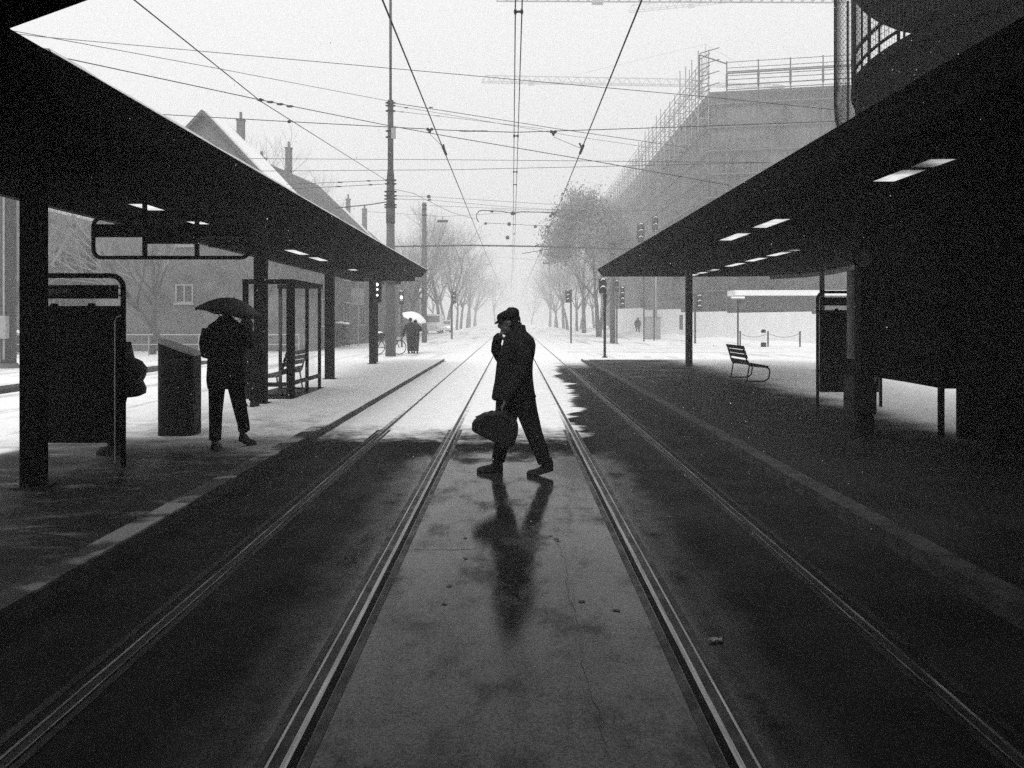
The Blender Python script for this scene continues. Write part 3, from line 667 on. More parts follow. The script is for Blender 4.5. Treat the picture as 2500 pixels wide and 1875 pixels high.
span('double stay from the stepped mast top sloping right toward the building site, upper cable', [(963,252),(1100,273),(1371,316),(1690,362)], (34.6,36,40,44), .016, fit=[(at(1052,262.5,35.3),.10,.03,.03)])
span('double stay from the stepped mast top sloping right toward the building site, lower cable', [(963,258),(1100,281),(1371,328),(1690,376)], (34.6,36,40,44), .010, fit=[(at(992,263,34.8),.10,.03,.03)])
span('short stay with split insulator below the double stay of the mast', [(963,271),(1095,286),(1330,315)], (34.6,35.5,38), .009, fit=[(at(982,273.3,34.7),.10,.02,.02),(at(1068,283,35.4),.10,.02,.02)])
span('upper short stay leaving the stepped mast to the left', [(944,440),(845,444),(700,450)], (34.6,34,33), .012, fit=[(at(900,441.5,34.3),.10,.035,.035),(at(830,445,33.9),.14,.03,.03)])
span('lower short stay leaving the stepped mast to the left', [(944,449),(835,455),(690,462)], (34.6,34,33), .012, fit=[(at(905,451,34.3),.10,.035,.035),(at(827,455.5,33.9),.14,.03,.03)])
span('thick short stay low on the stepped mast going left', [(944,493),(900,500),(820,508)], (34.6,34.3,33.8), .022)
span('upper of the parallel stays between the stepped mast and the slim mast', [(963,478),(1047,480),(1250,493),(1500,508),(1700,520)], (34.6,50,54,60,66), .013, fit=[(at(1047,480,50),.13,.10,.13)])
span('lower of the parallel stays between the stepped mast and the slim mast', [(963,486),(1047,488),(1250,506),(1500,520),(1700,530)], (34.6,50,54,60,66), .012, fit=[(at(1049,488,50),.12,.06,.06)])
span('kinked stay from the stepped mast to the curved pull-off bracket', [(963,462),(1010,472),(1100,518),(1160,535)], (34.6,38,46,48), .011)
span('thin stay below the slim mast top running to the right canopy', [(1047,502),(1300,512),(1560,515)], (52,54,56), .012)
# thick cable bundle across the street
wire('thick bundle of cables strung straight across the street at the far end of the canopies', [at(960,602,52), at(1150,599,52), at(1330,602,52), at(1560,609,52)], .055, name='cable_bundle', cat='cable', fittings=[(at(u,600,51.9),.10,.08,.07) for u in (1012,1090,1194,1247,1310)])
span('stay rising from the cable bundle to the signal mast on the right', [(1275,619),(1390,600),(1440,583),(1540,556)], (50,52,54,56), .022)
# pull-off brackets over the tracks
Y = 40.0
t = thing('pull_off_bracket', 'curved bracket tube over both tracks where the contact wires kink', 'bracket', at(1251,520,Y), 'overhead lines')
MB().tube([at(1168,542,Y),at(1163,531,Y),at(1164,522,Y),at(1170,515,Y),at(1180,513.5,Y),at(1205,515,Y),at(1225,516,Y),at(1252,521,Y),at(1272,517.5,Y),at(1330,518,Y),at(1366,519,Y)], .022, 8).build('tube', M['wire'], t)
for u, v, s in ((1201,516,.09),(1252,521,.13),(1350,522,.10),(1344,528,.09)): MB().ball(at(u,v,Y), s, .05, s*.8, 5).build('insulator', M['wire'], t)
Y = 55.0
t = thing('pull_off_bracket', 'farther thin cross wire with small droppers below the curved bracket', 'bracket', at(1265,550,Y), 'overhead lines')
MB().tube([at(1180,544,Y),at(1262,548,Y),at(1346,553,Y)], .016, 6).build('tube', M['wire'], t)
for u, v, s in ((1186,546,.10),(1243,547,.14),(1239,580,.14),(1307,553,.12),(1337,554,.12)): MB().ball(at(u,v,Y), s, .05, s, 5).build('insulator', M['wire'], t)
for i, (u, v, Y, lab) in enumerate(((1049,322,21.3,'small heart-shaped wire hanger left of the feeder cables'),(1351,328,21.0,'small heart-shaped wire hanger right of the feeder cables'))):
    t = thing('wire_hanger', lab, 'wire hanger', at(u,v-6,Y)); c = at(u,v-5,Y); m = MB(); k = Y/F
    m.ball(c+Vector((-5*k,0,1.5*k)), 4*k, .03, 4*k, 6); m.ball(c+Vector((5*k,0,1.5*k)), 4*k, .03, 4*k, 6); m.ball(c+Vector((0,0,-3*k)), 4*k, .03, 6*k, 6); m.build('clamp', M['wire'], t)
    MB().tube([c+Vector((0,0,-6*k)), c+Vector((2*k,0,-12*k)), Vector((-XC if i == 0 else XC, 15.5, 4.93))], .006, 5).build('dropper', M['wire'], t)
for i, (u, v) in enumerate(((1086,371),(1409,368))):
    Y = F*(4.86-1.6)/(780-v); X = -XC if i == 0 else XC
    t = thing('wire_clamp', ('black splice clamp on the left contact wire', 'black splice clamp on the right contact wire')[i], 'wire clamp', (X, Y, 4.87))
    MB().tube([(X,Y-.35,4.885),(X,Y+.35,4.885)], .028, 6).build('clamp', M['wire'], t); MB().tube([(X,Y-.05,4.9),(X-.03,Y+.1,5.02)], .02, 6).build('arm', M['wire'], t)
for u, v, Y, lab in ((1081,540,60,'small street lamp box hung on a wire left of the tracks'), (1395,535,60,'small street lamp box hung on a wire right of the tracks'), (1333,643,95,'small hanging lamp frame above the far end of the street')):
    t = thing('hanging_lamp', lab, 'street lamp', at(u,v,Y)); c = at(u,v,Y)
    MB().cbox(c, .8, .25, .16).build('housing', M['mast_dark'], t); MB().tube([c, c+Vector((0,0,.35))], .02, 6).build('hanger', M['wire'], t); MB().tube([c+Vector((-6,0,.75)), c+Vector((0,0,.35)), c+Vector((6,0,.7))], .012, 5).build('cable', M['wire'], t)

# ================================================================== TRAFFIC SIGNALS
def head(t, X, Y, zt, h, w, n, lit=None, snow=True, side=0):
    """black signal head with n lenses, visors carrying caps of snow"""
    hb = MB().box(X-w/2,Y,zt-h,X+w/2,Y+w*.55,zt).build('signal_head', M['black_paint'], t, bevel=.02)
    cell = h/n
    for i in range(n):
        zc = zt-cell*(i+.5); r = min(w, cell)*.36; m = MB(); k = 10; vs = []
        for j in range(k+1): a = math.pi*j/k; c, s = math.cos(a), math.sin(a); vs += [(X+r*c,Y-.002,zc+r*s),(X+r*c,Y-w*.55,zc+r*s*.9),(X+r*1.12*c,Y-w*.55,zc+r*1.08*s),(X+r*1.12*c,Y-.002,zc+r*1.12*s)]
        m.add(vs, [(4*j+a,4*j+(a+1)%4,4*j+4+(a+1)%4,4*j+4+a) for j in range(k) for a in range(4)]); m.build('visor', M['black_paint'], hb)
        m = MB().tube([(X,Y-.004,zc),(X,Y-.012,zc)], r*.9, 14); m.build('lens', M['lamp_on'] if lit and i in lit else M['darkglass'], hb)
        if snow:
            m = MB(); vs = []
            for j in range(k+1): a = math.pi*(.18+.64*j/k); c, s = math.cos(a), math.sin(a); th = .045*math.sin(math.pi*j/k)+.002; vs += [(X+r*1.13*c,Y-.004,zc+r*1.13*s),(X+r*1.13*c,Y-w*.54,zc+r*1.1*s),(X+r*1.13*c,Y-w*.54,zc+r*1.1*s+th),(X+r*1.13*c,Y-.004,zc+r*1.13*s+th)]
            m.add(vs, [(4*j+a,4*j+(a+1)%4,4*j+4+(a+1)%4,4*j+4+a) for j in range(k) for a in range(4)]); m.build('snow_cap', M['snow'], hb)
    return hb
def signal(lab, u, Y, v0, v1, w, n=3, pole_u=None, pole_w=.10, lit=None, vbase=None, group='street signals'):
    X = xu(u, Y); px = xu(pole_u, Y) if pole_u else X; t = thing('traffic_light', lab, 'traffic light', (px, Y, 0), group)
    head(t, X, Y-.15, zv(v0,Y), zv(v0,Y)-zv(v1,Y), w, n, lit)
    MB().tube([(px,Y,-.05),(px,Y,zv(v0,Y)+.05)], pole_w/2, 10).build('pole', M['galv'] if pole_w < .09 else M['mast_dark'], t)
    if abs(px-X) > w*.4: MB().box(min(px,X),Y-.03,zv((v0+v1)/2,Y)-.03,max(px,X),Y+.0,zv((v0+v1)/2,Y)+.03).build('bracket', M['black_paint'], t)
    return t
signal('traffic light with a lit middle lens near the couple with the white umbrella', 981, 46, 710, 743, .26, 3, lit=(1,))
signal('hazy traffic light with snow-capped visors in the distance left of the man', 1109, 65, 710, 741, .30, 3, pole_u=1103, pole_w=.16)
signal('slim traffic light on a thin pole in the distance right of the man', 1386, 53.6, 708, 739, .30, 3, pole_u=1394, pole_w=.12)
signal('tall four-lens traffic light right of the mast at the right canopy tip', 1519, 52, 700, 752, .28, 4, pole_u=1506, pole_w=.10)
signal('short traffic light partly hidden by the right canopy tip, on the dark mast', 1505, 52.6, 682, 713, .27, 2, pole_u=1496.5, pole_w=.11)
signal('traffic light with pale backing edge right of the slim right column', 1706, 53, 720, 757, .32, 3, pole_u=1697, pole_w=.13)
signal('left one of the two high traffic lights just above the right canopy edge', 1563, 58, 546, 592, .45, 3, pole_u=1572, pole_w=.10)
signal('right and higher one of the two high traffic lights above the canopy edge', 1599, 60, 529, 562, .45, 2, pole_u=1597, pole_w=.10)
# box signals for the trams
Y = 33.4; X = xu(1471,Y); t = thing('tram_signal', 'black tram signal box with snowy visors on a dark pole under the right canopy tip', 'tram signal', (xu(1476.5,Y), Y, 0))
hb = head(t, X, Y-.14, zv(681,Y), zv(681,Y)-zv(716,Y), .30, 2)
MB().tube([(xu(1476.5,Y),Y,0),(xu(1476.5,Y),Y,zv(716,Y))], .055, 12).build('pole', M['black_paint'], t); MB().tube([(xu(1476.5,Y),Y,0),(xu(1476.5,Y),Y,.05)], .115, 14).build('base_plate', M['black_paint'], t)
MB().tube([(xu(1476.5,Y),Y,zv(728,Y)),(xu(1476.5,Y),Y,zv(718,Y))], .075, 12).build('collar', M['black_paint'], t)
Y = 27.6; x0, x1 = xu(917,Y), xu(930,Y); t = thing('tram_signal', 'tram signal box with three lit lenses and pale edge, behind the farthest left column', 'tram signal', ((x0+x1)/2, Y, PZ))
MB().box(x0-.08,Y-.1,zv(738,Y),x1-.02,Y+.1,zv(684,Y)).build('signal_box', M['black_paint'], t, bevel=.03); MB().box(x0-.1,Y+.102,zv(740,Y),x1+.012,Y+.125,zv(682,Y)).build('backing_edge', M['white_frame'], t)
for u, v, r in ((921.5,695,.055),(922.5,707,.035),(922.5,721,.035)): MB().tube([(xu(u,Y),Y-.102,zv(v,Y)),(xu(u,Y),Y-.112,zv(v,Y))], r, 12).build('lens', M['lamp_on'], t)
MB().tube([(x0+.03,Y+.05,PZ),(x0+.03,Y+.05,zv(738,Y))], .05, 10).build('pole', M['black_paint'], t)
Y = 48; X = xu(874,Y); t = thing('road_sign', 'pale back of a road sign on a thin pole behind the left canopy columns', 'road sign', (X, Y, 0))
MB().tube([(X,Y,0),(X,Y,zv(690,Y))], .045, 10).build('pole', M['galv'], t); MB().box(xu(857,Y),Y-.06,zv(745,Y),xu(889,Y),Y-.047,zv(704,Y)).build('sign_plate', M['cabinet'], t, bevel=.005)
Y = 47.5; X = xu(1801.5,Y); t = thing('street_lamp', 'thin dark lamp post with a flat snow-topped lamp behind the right bench', 'street lamp', (X, Y, 0))
MB().tube([(X,Y,0),(X,Y,zv(733,Y))], .05, 10).build('pole', M['black_paint'], t); MB().box(xu(1785,Y),Y-.12,zv(730,Y),xu(1817,Y),Y+.12,zv(728,Y)).build('lamp_head', M['galv'], t)
MB().box(xu(1785,Y),Y-.12,zv(728,Y)+.002,xu(1817,Y),Y+.12,zv(724,Y)).build('snow_cap', M['snow'], t); MB().ball((X+.09,Y-.1,zv(736,Y)),.11,.11,.11,6).build('camera', M['black_paint'], t)
Y = 46.5; X = xu(1864,Y); t = thing('lantern_bollard', 'stubby glass lantern bollard with dark cap and foot before the hoarding', 'bollard', (X, Y, 0))
MB().lathe((X,Y,0), [(.16,0),(.16,.24),(.13,.26)], 16).build('foot', M['black_paint'], t); MB().lathe((X,Y,.262), [(.11,0),(.11,.56)], 16).build('glass_cylinder', M['glass'], t); MB().lathe((X,Y,.824), [(.13,0),(.14,.06),(.12,.17),(.03,.2)], 16).build('cap', M['black_paint'], t)
posts = [(1807,47.3),(1875,47),(1953,46.6)]
for i, (u, Y) in enumerate(posts):
    X = xu(u,Y); t = thing('chain_post', ('short chain post beside the flat-headed lamp post', 'short chain post right of the glass lantern bollard', 'short chain post standing alone near the right display board')[i], 'post', (X,Y,0), 'chain posts')
    MB().lathe((X,Y,0), [(.045,0),(.045,.84),(.06,.86),(.03,.92)], 10).build('shaft', M['steel_dark'], t)
    if i < 2:
        u2, Y2 = posts[i+1]; a = Vector((X,Y,.78)); b = Vector((xu(u2,Y2),Y2,.78)); MB().tube([a.lerp(b,k/8)-Vector((0,0,.22*4*(k/8)*(1-k/8))) for k in range(9)], .012, 5).build('chain', M['steel_dark'], t)
Y = 64; t = thing('electric_cabinet', 'grey street cabinet in front of the white hoarding beside the pale mast', 'cabinet', (xu(1594,Y), Y, 0)); x0, x1 = xu(1575,Y), xu(1613,Y)
MB().box(x0,Y,0,x1,Y+.5,zv(775,Y)).build('body', M['cabinet'], t, bevel=.02); MB().box(x0-.05,Y-.05,zv(775,Y)+.002,x1+.05,Y+.55,zv(775,Y)+.06).build('lid', M['cabinet'], t)
for f in (.04,.52): MB().box(x0+(x1-x0)*f,Y-.012,.15,x0+(x1-x0)*(f+.44),Y-.002,zv(780,Y)-.1).build('door', M['cabinet'], t)

# ================================================================== HOARDING AND SNOW BANK
def hoarding(lab, pts, group):
    t = thing('site_hoarding', lab, 'hoarding', (pts[0][0], pts[0][1], 0), group)
    for (xa,ya,ha),(xb,yb,hb_) in zip(pts, pts[1:]):
        d = Vector((xb-xa, yb-ya, 0)); n = Vector((-d.y, d.x, 0)).normalized()*.04; g = d.normalized()*.012
        a, b = Vector((xa,ya,0))+g, Vector((xb,yb,0))-g
        vs = [a-n, b-n, b+n, a+n]; z = Vector((0,0,1))
        MB().add([p for p in vs] + [p+z*ha for p in vs], [(0,3,2,1),(4,5,6,7),(0,1,5,4),(1,2,6,5),(2,3,7,6),(3,0,4,7)]).build('board_panel', M['hoard'], t)
    return t
A, B = (11.2, 88), (21.5, 44.0); pts = []
hs = [2.75]*3+[2.55]*3+[2.25]*3+[2.12]*4+[1.96]*4
N = 16
for i in range(N+1): f = (i/N)**1.0; pts.append((A[0]+(B[0]-A[0])*f, A[1]+(B[1]-A[1])*f, hs[min(i,len(hs)-1)]))
hoarding('long white hoarding along the building site behind the right bench', pts, None)
def on_h(f, o=.06): d = Vector((B[0]-A[0], B[1]-A[1], 0)).normalized(); n = Vector((d.y, -d.x, 0)); n = n if n.y < 0 else -n; return Vector((A[0]+(B[0]-A[0])*f, A[1]+(B[1]-A[1])*f, 0))+n*o, d
f = .38; p, d = on_h(f); MB_ = MB(); q = [p-d*.35, p+d*.35]; MB_.add([q[0]+Vector((0,0,.7)), q[1]+Vector((0,0,.7)), q[1]+Vector((0,0,2.0)), q[0]+Vector((0,0,2.0)), q[0]+Vector((0,.02,.7)), q[1]+Vector((0,.02,.7)), q[1]+Vector((0,.02,2.0)), q[0]+Vector((0,.02,2.0))], [(0,1,2,3),(7,6,5,4),(0,4,5,1),(1,5,6,2),(2,6,7,3),(3,7,4,0)])
tag(MB_.build('wall_poster', M['poster'], origin=tuple(p+Vector((0,0,1.3)))), 'narrow dark poster on the white hoarding left of the slim right column', 'poster')
rnd = random.Random(8); mb = MB(); nx, ny = 90, 8; vs = []
for j in range(ny+1):
    for i in range(nx+1):
        f = i/nx; p = Vector((A[0]+(B[0]-A[0])*f, A[1]+(B[1]-A[1])*f, 0)); q = j/ny; h = .42*math.sin(math.pi*q)**.8*(.55+.45*math.sin(i*.37)+rnd.uniform(-.12,.12))*(1.25-f) if 0 < j < ny else -.03
        vs.append((p.x-.2-q*3.4, p.y-.15-q*1.1, max(-.03, h)))
mb.add(vs, [(j*(nx+1)+i, j*(nx+1)+i+1, (j+1)*(nx+1)+i+1, (j+1)*(nx+1)+i) for j in range(ny) for i in range(nx)])
struct('snow_bank', mb, M['snow'], smooth=True)
# low flat-roofed pavilion behind the hoarding
t = thing('low_pavilion', 'low flat-roofed pavilion with snow on its roof behind the hoarding', 'building', (24, 60, 0))
MB().box(xu(1800,62),62,0,xu(2220,62),63.5,zv(722,62)).build('wall', M['facade_b'], t)
MB().box(xu(1790,62),61.4,zv(722,62)+.002,xu(2225,62),63.7,zv(709,62)).build('roof_snow', M['snow'], t)
for i in range(9): MB().box(xu(1806+i*44,62),61.93,zv(762,62),xu(1806+i*44+38,62),61.99,zv(728,62)).build('window', M['darkglass'], t)
MB().box(xu(1802,62),61.5,zv(764,62),xu(1906,62),61.92,zv(757,62)).build('awning', M['black_paint'], t)

# ================================================================== SCAFFOLDED BUILDING
t = thing('scaffolded_building', 'big building wrapped in grey scaffold netting on the right behind the hoarding', 'building', (22, 80, 0))
bx, by, bz = 18.0, 69.5, 20.9
wall = [(bx,by),(bx+34,by-6.8),(bx+34,150),(bx,150)]
MB().prism(wall, 0, bz-.3).build('wall', M['facade_b'], t)
nf = MB()
def sheet(pts, z0, z1, nrm, seed):
    """hanging net between scaffold lifts, slightly billowed"""
    rnd = random.Random(seed); rows = int((z1-z0)/.5); vs = []; k = len(pts)
    for j in range(rows+1):
        z = z0+(z1-z0)*j/rows
        for i, p in enumerate(pts): bulge = .16*abs(math.sin(math.pi*((z/2.0)%1)))*(.5+.5*math.sin(i*1.7+int(z/2)*2.3)); vs.append((p[0]+nrm[0]*bulge, p[1]+nrm[1]*bulge, z))
    nf.add(vs, [(j*k+i, j*k+i+1, (j+1)*k+i+1, (j+1)*k+i) for j in range(rows) for i in range(k-1)])
front = [(bx-1.0+i*.85, by-.95-.2*i*.85) for i in range(40)]
side = [(bx-1.05, by-1.0+i*1.0) for i in range(86)]
sheet(front, .5, bz, (0,-1), 1); sheet(side[::-1], .5, bz, (-1,0), 2)
nf.build('netting', M['net'], t)
dk = MB()
for k in range(1, 11):
    z = k*2.0
    dk.add([(bx-1.25,by-1.2,z),(bx+34,by-8.2,z),(bx+34,by-7.9,z),(bx-1.25,by-.9,z),(bx-1.25,by-1.2,z+.10),(bx+34,by-8.2,z+.10),(bx+34,by-7.9,z+.10),(bx-1.25,by-.9,z+.10)], [(0,3,2,1),(4,5,6,7),(0,1,5,4),(1,2,6,5),(2,3,7,6),(3,0,4,7)])
    dk.box(bx-1.3,by-.9,z+.003,bx-1.0,150,z+.11)
dk.build('scaffold_deck', M['soffit'], t)
MB().prism([(bx-1.1,by-1),(bx+34,by-7.9),(bx+34,150),(bx-1.1,150)], bz, bz+.25).build('roof', M['facade_b'], t)
s = MB(); rnd = random.Random(4)
# scaffold rising over the roof along the street side
for i in range(34):
    y = by-1+i*2.5; h = 4.3 if i < 4 else (3.2 if i < 14 else 2.4)
    for x in (bx-1.15, bx-2.05): s.tube([(x,y,bz-3.2),(x,y,bz+h+rnd.uniform(-.6,.3))], .05, 4)
    for z in (bz-2, bz-.1, bz+1.0, bz+2.0): s.tube([(bx-2.1,y,z),(bx-1.1,y,z)], .04, 4)
    if i % 2 == 0: s.tube([(bx-2.05,y,bz-2),(bx-2.05,y+2.5,bz)], .04, 4); s.tube([(bx-2.05,y,bz),(bx-2.05,y+2.5,bz+2)], .04, 4)
for z in (bz-2, bz-1.5, bz-.1, bz+.5, bz+1.0, bz+2.0, bz+2.5):
    for x in (bx-1.15, bx-2.05): s.tube([(x,by-1,z),(x,by+82,z)], .045, 4)
s.build('scaffold', M['galv'], t)
s = MB()
for i in range(13):
    x = bx+.3+i*2.55; y = by-1.3-.2*(x-bx); zt_ = bz+(2.6 if i < 4 else 1.7)
    s.tube([(x,y,bz-.8),(x,y,zt_+.2)], .055, 5); s.tube([(x,y,bz+.6),(x,y,bz+1.7)], .10, 5)
for z, r in ((bz+.35,.04),(bz+.75,.05),(bz+1.2,.035),(bz+1.55,.035),(bz+1.75,.06),(bz+1.88,.05),(bz+2.2,.03),(bz+2.7,.03)):
    L_ = 10.2 if z > bz+1.6 else 32; s.tube([(bx+.3,by-1.36,z),(bx+.3+L_,by-1.36-.2*L_,z)], r, 4)
s.build('guard_rail', M['mast_dark'], t)
s = MB(); s.box(bx+4,by+4,bz+.252,bx+11,by+9,bz+1.5); s.build('roof_hut', M['cabinet'], t)
s = MB(); s.tube([(bx-2.0,by-1.2,bz+3.4),(bx+.3,by-1.3,bz+2.6)], .06, 5); s.tube([(bx-2.0,by-1.2,bz-.4),(bx-2.0,by-1.2,bz+3.4)], .07, 5)
for k in range(8): s.tube([(bx-2,by-1.2,bz+k*.5),(bx-1.1+.8*(k%2),by-1.25,bz+k*.5+.5)], .04, 4)
s.build('hoist_frame', M['mast_dark'], t)
rnd = random.Random(17)
for i in range(48):
    s = MB()
    y = by+rnd.uniform(0,70); z = 2.0*rnd.randint(3,9)+.11; L_ = rnd.uniform(.8,3.5)
    if rnd.random() < .5: s.box(bx-1.5-rnd.random()*.3,y,z,bx-1.2,y+L_,z+rnd.uniform(.1,1.0))
    else: x = bx+rnd.uniform(0,22); yy = by-1.25-.2*(x-bx); s.box(x,yy-.3,z,x+L_,yy,z+rnd.uniform(.08,.7))
    s.build('plank_stack', M['cabinet'] if i % 3 == 0 else M['facade_b'], t)
s = MB()
for i in range(14):
    x = bx+rnd.uniform(.5,26); yy = by-1.45-.2*(x-bx); z = rnd.uniform(2,18); s.tube([(x,yy,z),(x+rnd.uniform(-.8,.8),yy-.15,z-rnd.uniform(1,4))], .03, 4)
for i in range(12):
    x = bx+.3+i*2.55; yy = by-1.28-.2*(x-bx); s.tube([(x,yy,.2),(x,yy,bz)], .06, 5)
    if i % 3 == 1:
        for k in range(9): s.tube([(x,yy-.06,2*k+1.0),(x+2.55,yy-.57,2*k+3.0)], .04, 4)
s.build('scaffold_brace', M['soffit'], t)
# tower cranes
def truss(mb, a, b, w, h, bays, r, tri=True):
    a, b = Vector(a), Vector(b); d = (b-a); sdir = d.normalized().cross(Vector((0,0,1)))
    if sdir.length < .1: sdir = Vector((1,0,0))
    sdir.normalize(); up = sdir.cross(d.normalized()).normalized()
    if up.z < 0: up = -up
    lo = [a+d*(i/bays)+s*w/2*sdir for s in (-1,1) for i in range(bays+1)]; L0, L1 = lo[:bays+1], lo[bays+1:]; T = [a+d*((i+.5)/bays)+up*h for i in range(bays)]
    for c in (L0, L1): mb.tube([c[0], c[-1]], r*1.5, 4)
    mb.tube([T[0], T[-1]], r*1.6, 4)
    for i in range(bays):
        for c in (L0, L1): mb.tube([c[i], T[i]], r, 3, caps=False); mb.tube([T[i], c[i+1]], r, 3, caps=False)
        mb.tube([L0[i], L1[i]], r, 3, caps=False)
def crane(lab, x, y, zj, ang, Lj, Lc, apex, bays, w=1.6, r=.09, rz_slope=0.0):
    t = thing('tower_crane', lab, 'tower crane', (x, y, 0), 'tower cranes')
    d = Vector((math.cos(ang), math.sin(ang), 0)); m = MB(); h = .8
    for a, b in ((-1,-1),(1,-1),(1,1),(-1,1)): m.tube([(x+a*h,y+b*h,0),(x+a*h,y+b*h,zj)], r*1.3, 4)
    z = 0.0; k = 0
    while z < zj-1.6:
        for (a,b),(c,e) in (((-1,-1),(1,-1)),((1,-1),(1,1)),((1,1),(-1,1)),((-1,1),(-1,-1))):
            p, q = ((a,b),(c,e)) if k % 2 else ((c,e),(a,b)); m.tube([(x+p[0]*h,y+p[1]*h,z),(x+q[0]*h,y+q[1]*h,z+1.6)], r*.8, 3, caps=False)
        z += 1.6; k += 1
    m.build('mast', M['crane'], t)
    c = Vector((x,y,zj+.4)); m = MB(); truss(m, c+d*1.0, c+d*Lj+Vector((0,0,rz_slope)), 1.3, 1.5, bays, r); m.build('jib', M['crane'], t)
    m = MB(); truss(m, c-d*1.0, c-d*Lc, 1.3, .7, max(4, bays//4), r); m.build('counter_jib', M['crane'], t)
    m = MB(); top = c+Vector((0,0,apex))
    for a, b in ((-1,-1),(1,-1),(1,1),(-1,1)): m.tube([c+Vector((a*.7,b*.7,0)), top], r*1.2, 4)
    for i in range(1,6):
        f = i/6; q = .7*(1-f)
        for a, b in ((-1,1),(1,-1)): m.tube([c+Vector((-q,b*q,apex*f)), c+Vector((q,b*q,apex*f))], r*.8, 3)
    m.build('tower_head', M['crane'], t)
    m = MB(); m.tube([top, c+d*Lj*.62+Vector((0,0,1.5+rz_slope*.62))], .05, 4); m.tube([top, c-d*Lc*.85+Vector((0,0,.7))], .05, 4); m.build('tie_bar', M['crane'], t)
    m = MB(); q = c-d*(Lc-1.8)-Vector((0,0,1.0)); m.cbox(q, 2.6, 1.4, 2.6, ang); m.build('counterweight', M['concrete'], t)
    m = MB(); s_ = d.cross(Vector((0,0,1))); m.cbox(c+s_*1.3+d*.8-Vector((0,0,1.2)), 1.6, 1.4, 1.9, ang); m.build('cab', M['crane'], t)
    q = c+d*Lj*.78; m = MB(); m.cbox(q-Vector((0,0,.3)), 1.4, 1.0, .4, ang); m.build('trolley', M['crane'], t)
    return t
Yc_ = 185
crane('hazy tower crane rising behind the scaffolded building, its jib pointing left', xu(1722,Yc_), Yc_, zv(214,Yc_), math.pi+.06, 31.5*1.65, 11.5*1.65, zv(112,Yc_)-zv(214,Yc_), 22)
crane('dark crane jib running level along the top edge of the sky', xu(2330,100), 100, zv(10,100), math.pi+.01, 57.5, 12, 6, 44, r=.075)
crane('very faint crane jib under the top sky edge, left of the netted terrace', xu(2290,172), 172, 74.6, math.pi-.273, 66.7, 12, 5, 36, r=.07)

# ================================================================== HOUSES ON THE LEFT
def window(t, x0, z0, x1, z1, y, face='y', double=True):
    if face == 'y':
        fr = MB(); e = .07; fr.box(x0,y-.05,z0,x0+e,y,z1); fr.box(x1-e,y-.05,z0,x1,y,z1); fr.box(x0+e+.002,y-.05,z1-e,x1-e-.002,y,z1); fr.box(x0+e+.002,y-.05,z0,x1-e-.002,y,z0+e)
        c = (x0+x1)/2; fr.box(c-.035,y-.048,z0+e+.002,c+.035,y-.004,z1-e-.002); fr.box(x0-.06,y-.12,z0-.08,x1+.06,y-.002,z0-.004)
        w = fr.build('window', M['white_frame'], t); MB().box(x0+e,y-.03,z0+e,x1-e,y-.012,z1-e).build('pane', M['darkglass'], w)
    else:
        fr = MB(); e = .07; fr.box(y,x0,z0,y+.05,x0+e,z1); fr.box(y,x1-e,z0,y+.05,x1,z1); fr.box(y,x0+e+.002,z1-e,y+.05,x1-e-.002,z1); fr.box(y,x0+e+.002,z0,y+.05,x1-e-.002,z0+e)
        c = (x0+x1)/2; fr.box(y+.004,c-.035,z0+e+.002,y+.048,c+.035,z1-e-.002)
        w = fr.build('window', M['white_frame'], t); MB().box(y+.012,x0+e,z0+e,y+.03,x1-e,z1-e).build('pane', M['darkglass'], w)
def house(lab, xr, y0, y1, hw, zr, slope, snow, chim, wmat='facade', front_win=(), win=True):
    """gable house, ridge along y at x = xr"""
    t = thing('gable_house', lab, 'house', (xr, (y0+y1)/2, 0), 'row of old houses'); ze = zr-hw*slope; th = .22
    MB().xprism([(xr-hw,0),(xr+hw,0),(xr+hw,ze),(xr,zr-.02),(xr-hw,ze)], y0, y1).build('wall', M[wmat], t)
    ov = .5; k = hw+ov; zz = zr-k*slope; q = .35
    m = MB()
    for s in (-1,1):
        poly = [(xr,zr),(xr+s*k,zz),(xr+s*k,zz+th),(xr,zr+th)]
        m.xprism(poly if s > 0 else poly[::-1], y0-q, y1+q-.36)
    rf = m.build('roof', M['rooftile'], t)
    if snow:
        m = MB(); o = th+.004
        for s in (-1,1):
            poly = [(xr,zr+o),(xr+s*(k-.25),zz+.25*slope+o),(xr+s*(k-.25),zz+.25*slope+o+.12),(xr,zr+o+.14)]
            m.xprism(poly if s > 0 else poly[::-1], y0+.05, y1+q-.4)
        m.build('roof_snow', M['snow'], rf)
    for cx, cy, w, zt in chim:
        m = MB(); zb_ = zr-abs(cx-xr)*slope-.6; m.box(cx-w/2,cy-w/2,zb_,cx+w/2,cy+w/2,zt); m.box(cx-w/2-.03,cy-w/2-.03,zt+.002,cx+w/2+.03,cy+w/2+.03,zt+.10); m.tube([(cx,cy,zt+.12),(cx,cy,zt+.5)], w*.22, 8); m.build('chimney', M['brick'], rf)
    for x0, z0, x1, z1 in front_win: window(t, x0, z0, x1, z1, y0-.002)
    if win:
        y = y0+1.5
        while y < y1-2:
            for z in (1.2, 4.0):
                if z+1.6 < ze: window(t, y, z, y+1.1, z+1.5, xr+hw+.002, 'x')
            y += 3.0
    return t
Y = 40
house('nearest old house with a pointed gable showing above the left canopy', -15.5, 40, 45.4, 5.4, 11.85, 1.06, True, [(xu(588,44), 44, .36, zv(296,44))], front_win=[(xu(429,Y),zv(740,Y),xu(472,Y),zv(694,Y)),(xu(429,Y),zv(600,Y),xu(472,Y),zv(550,Y))])
hs2 = house('second house of the row with a dark tiled roof and two chimneys', -15.0, 48.6, 58.6, 5.0, 11.25, .95, False, [(-16.0, 51.5, .46, 12.0), (-15.7, 55, .36, 13.4)], 'facade_b')
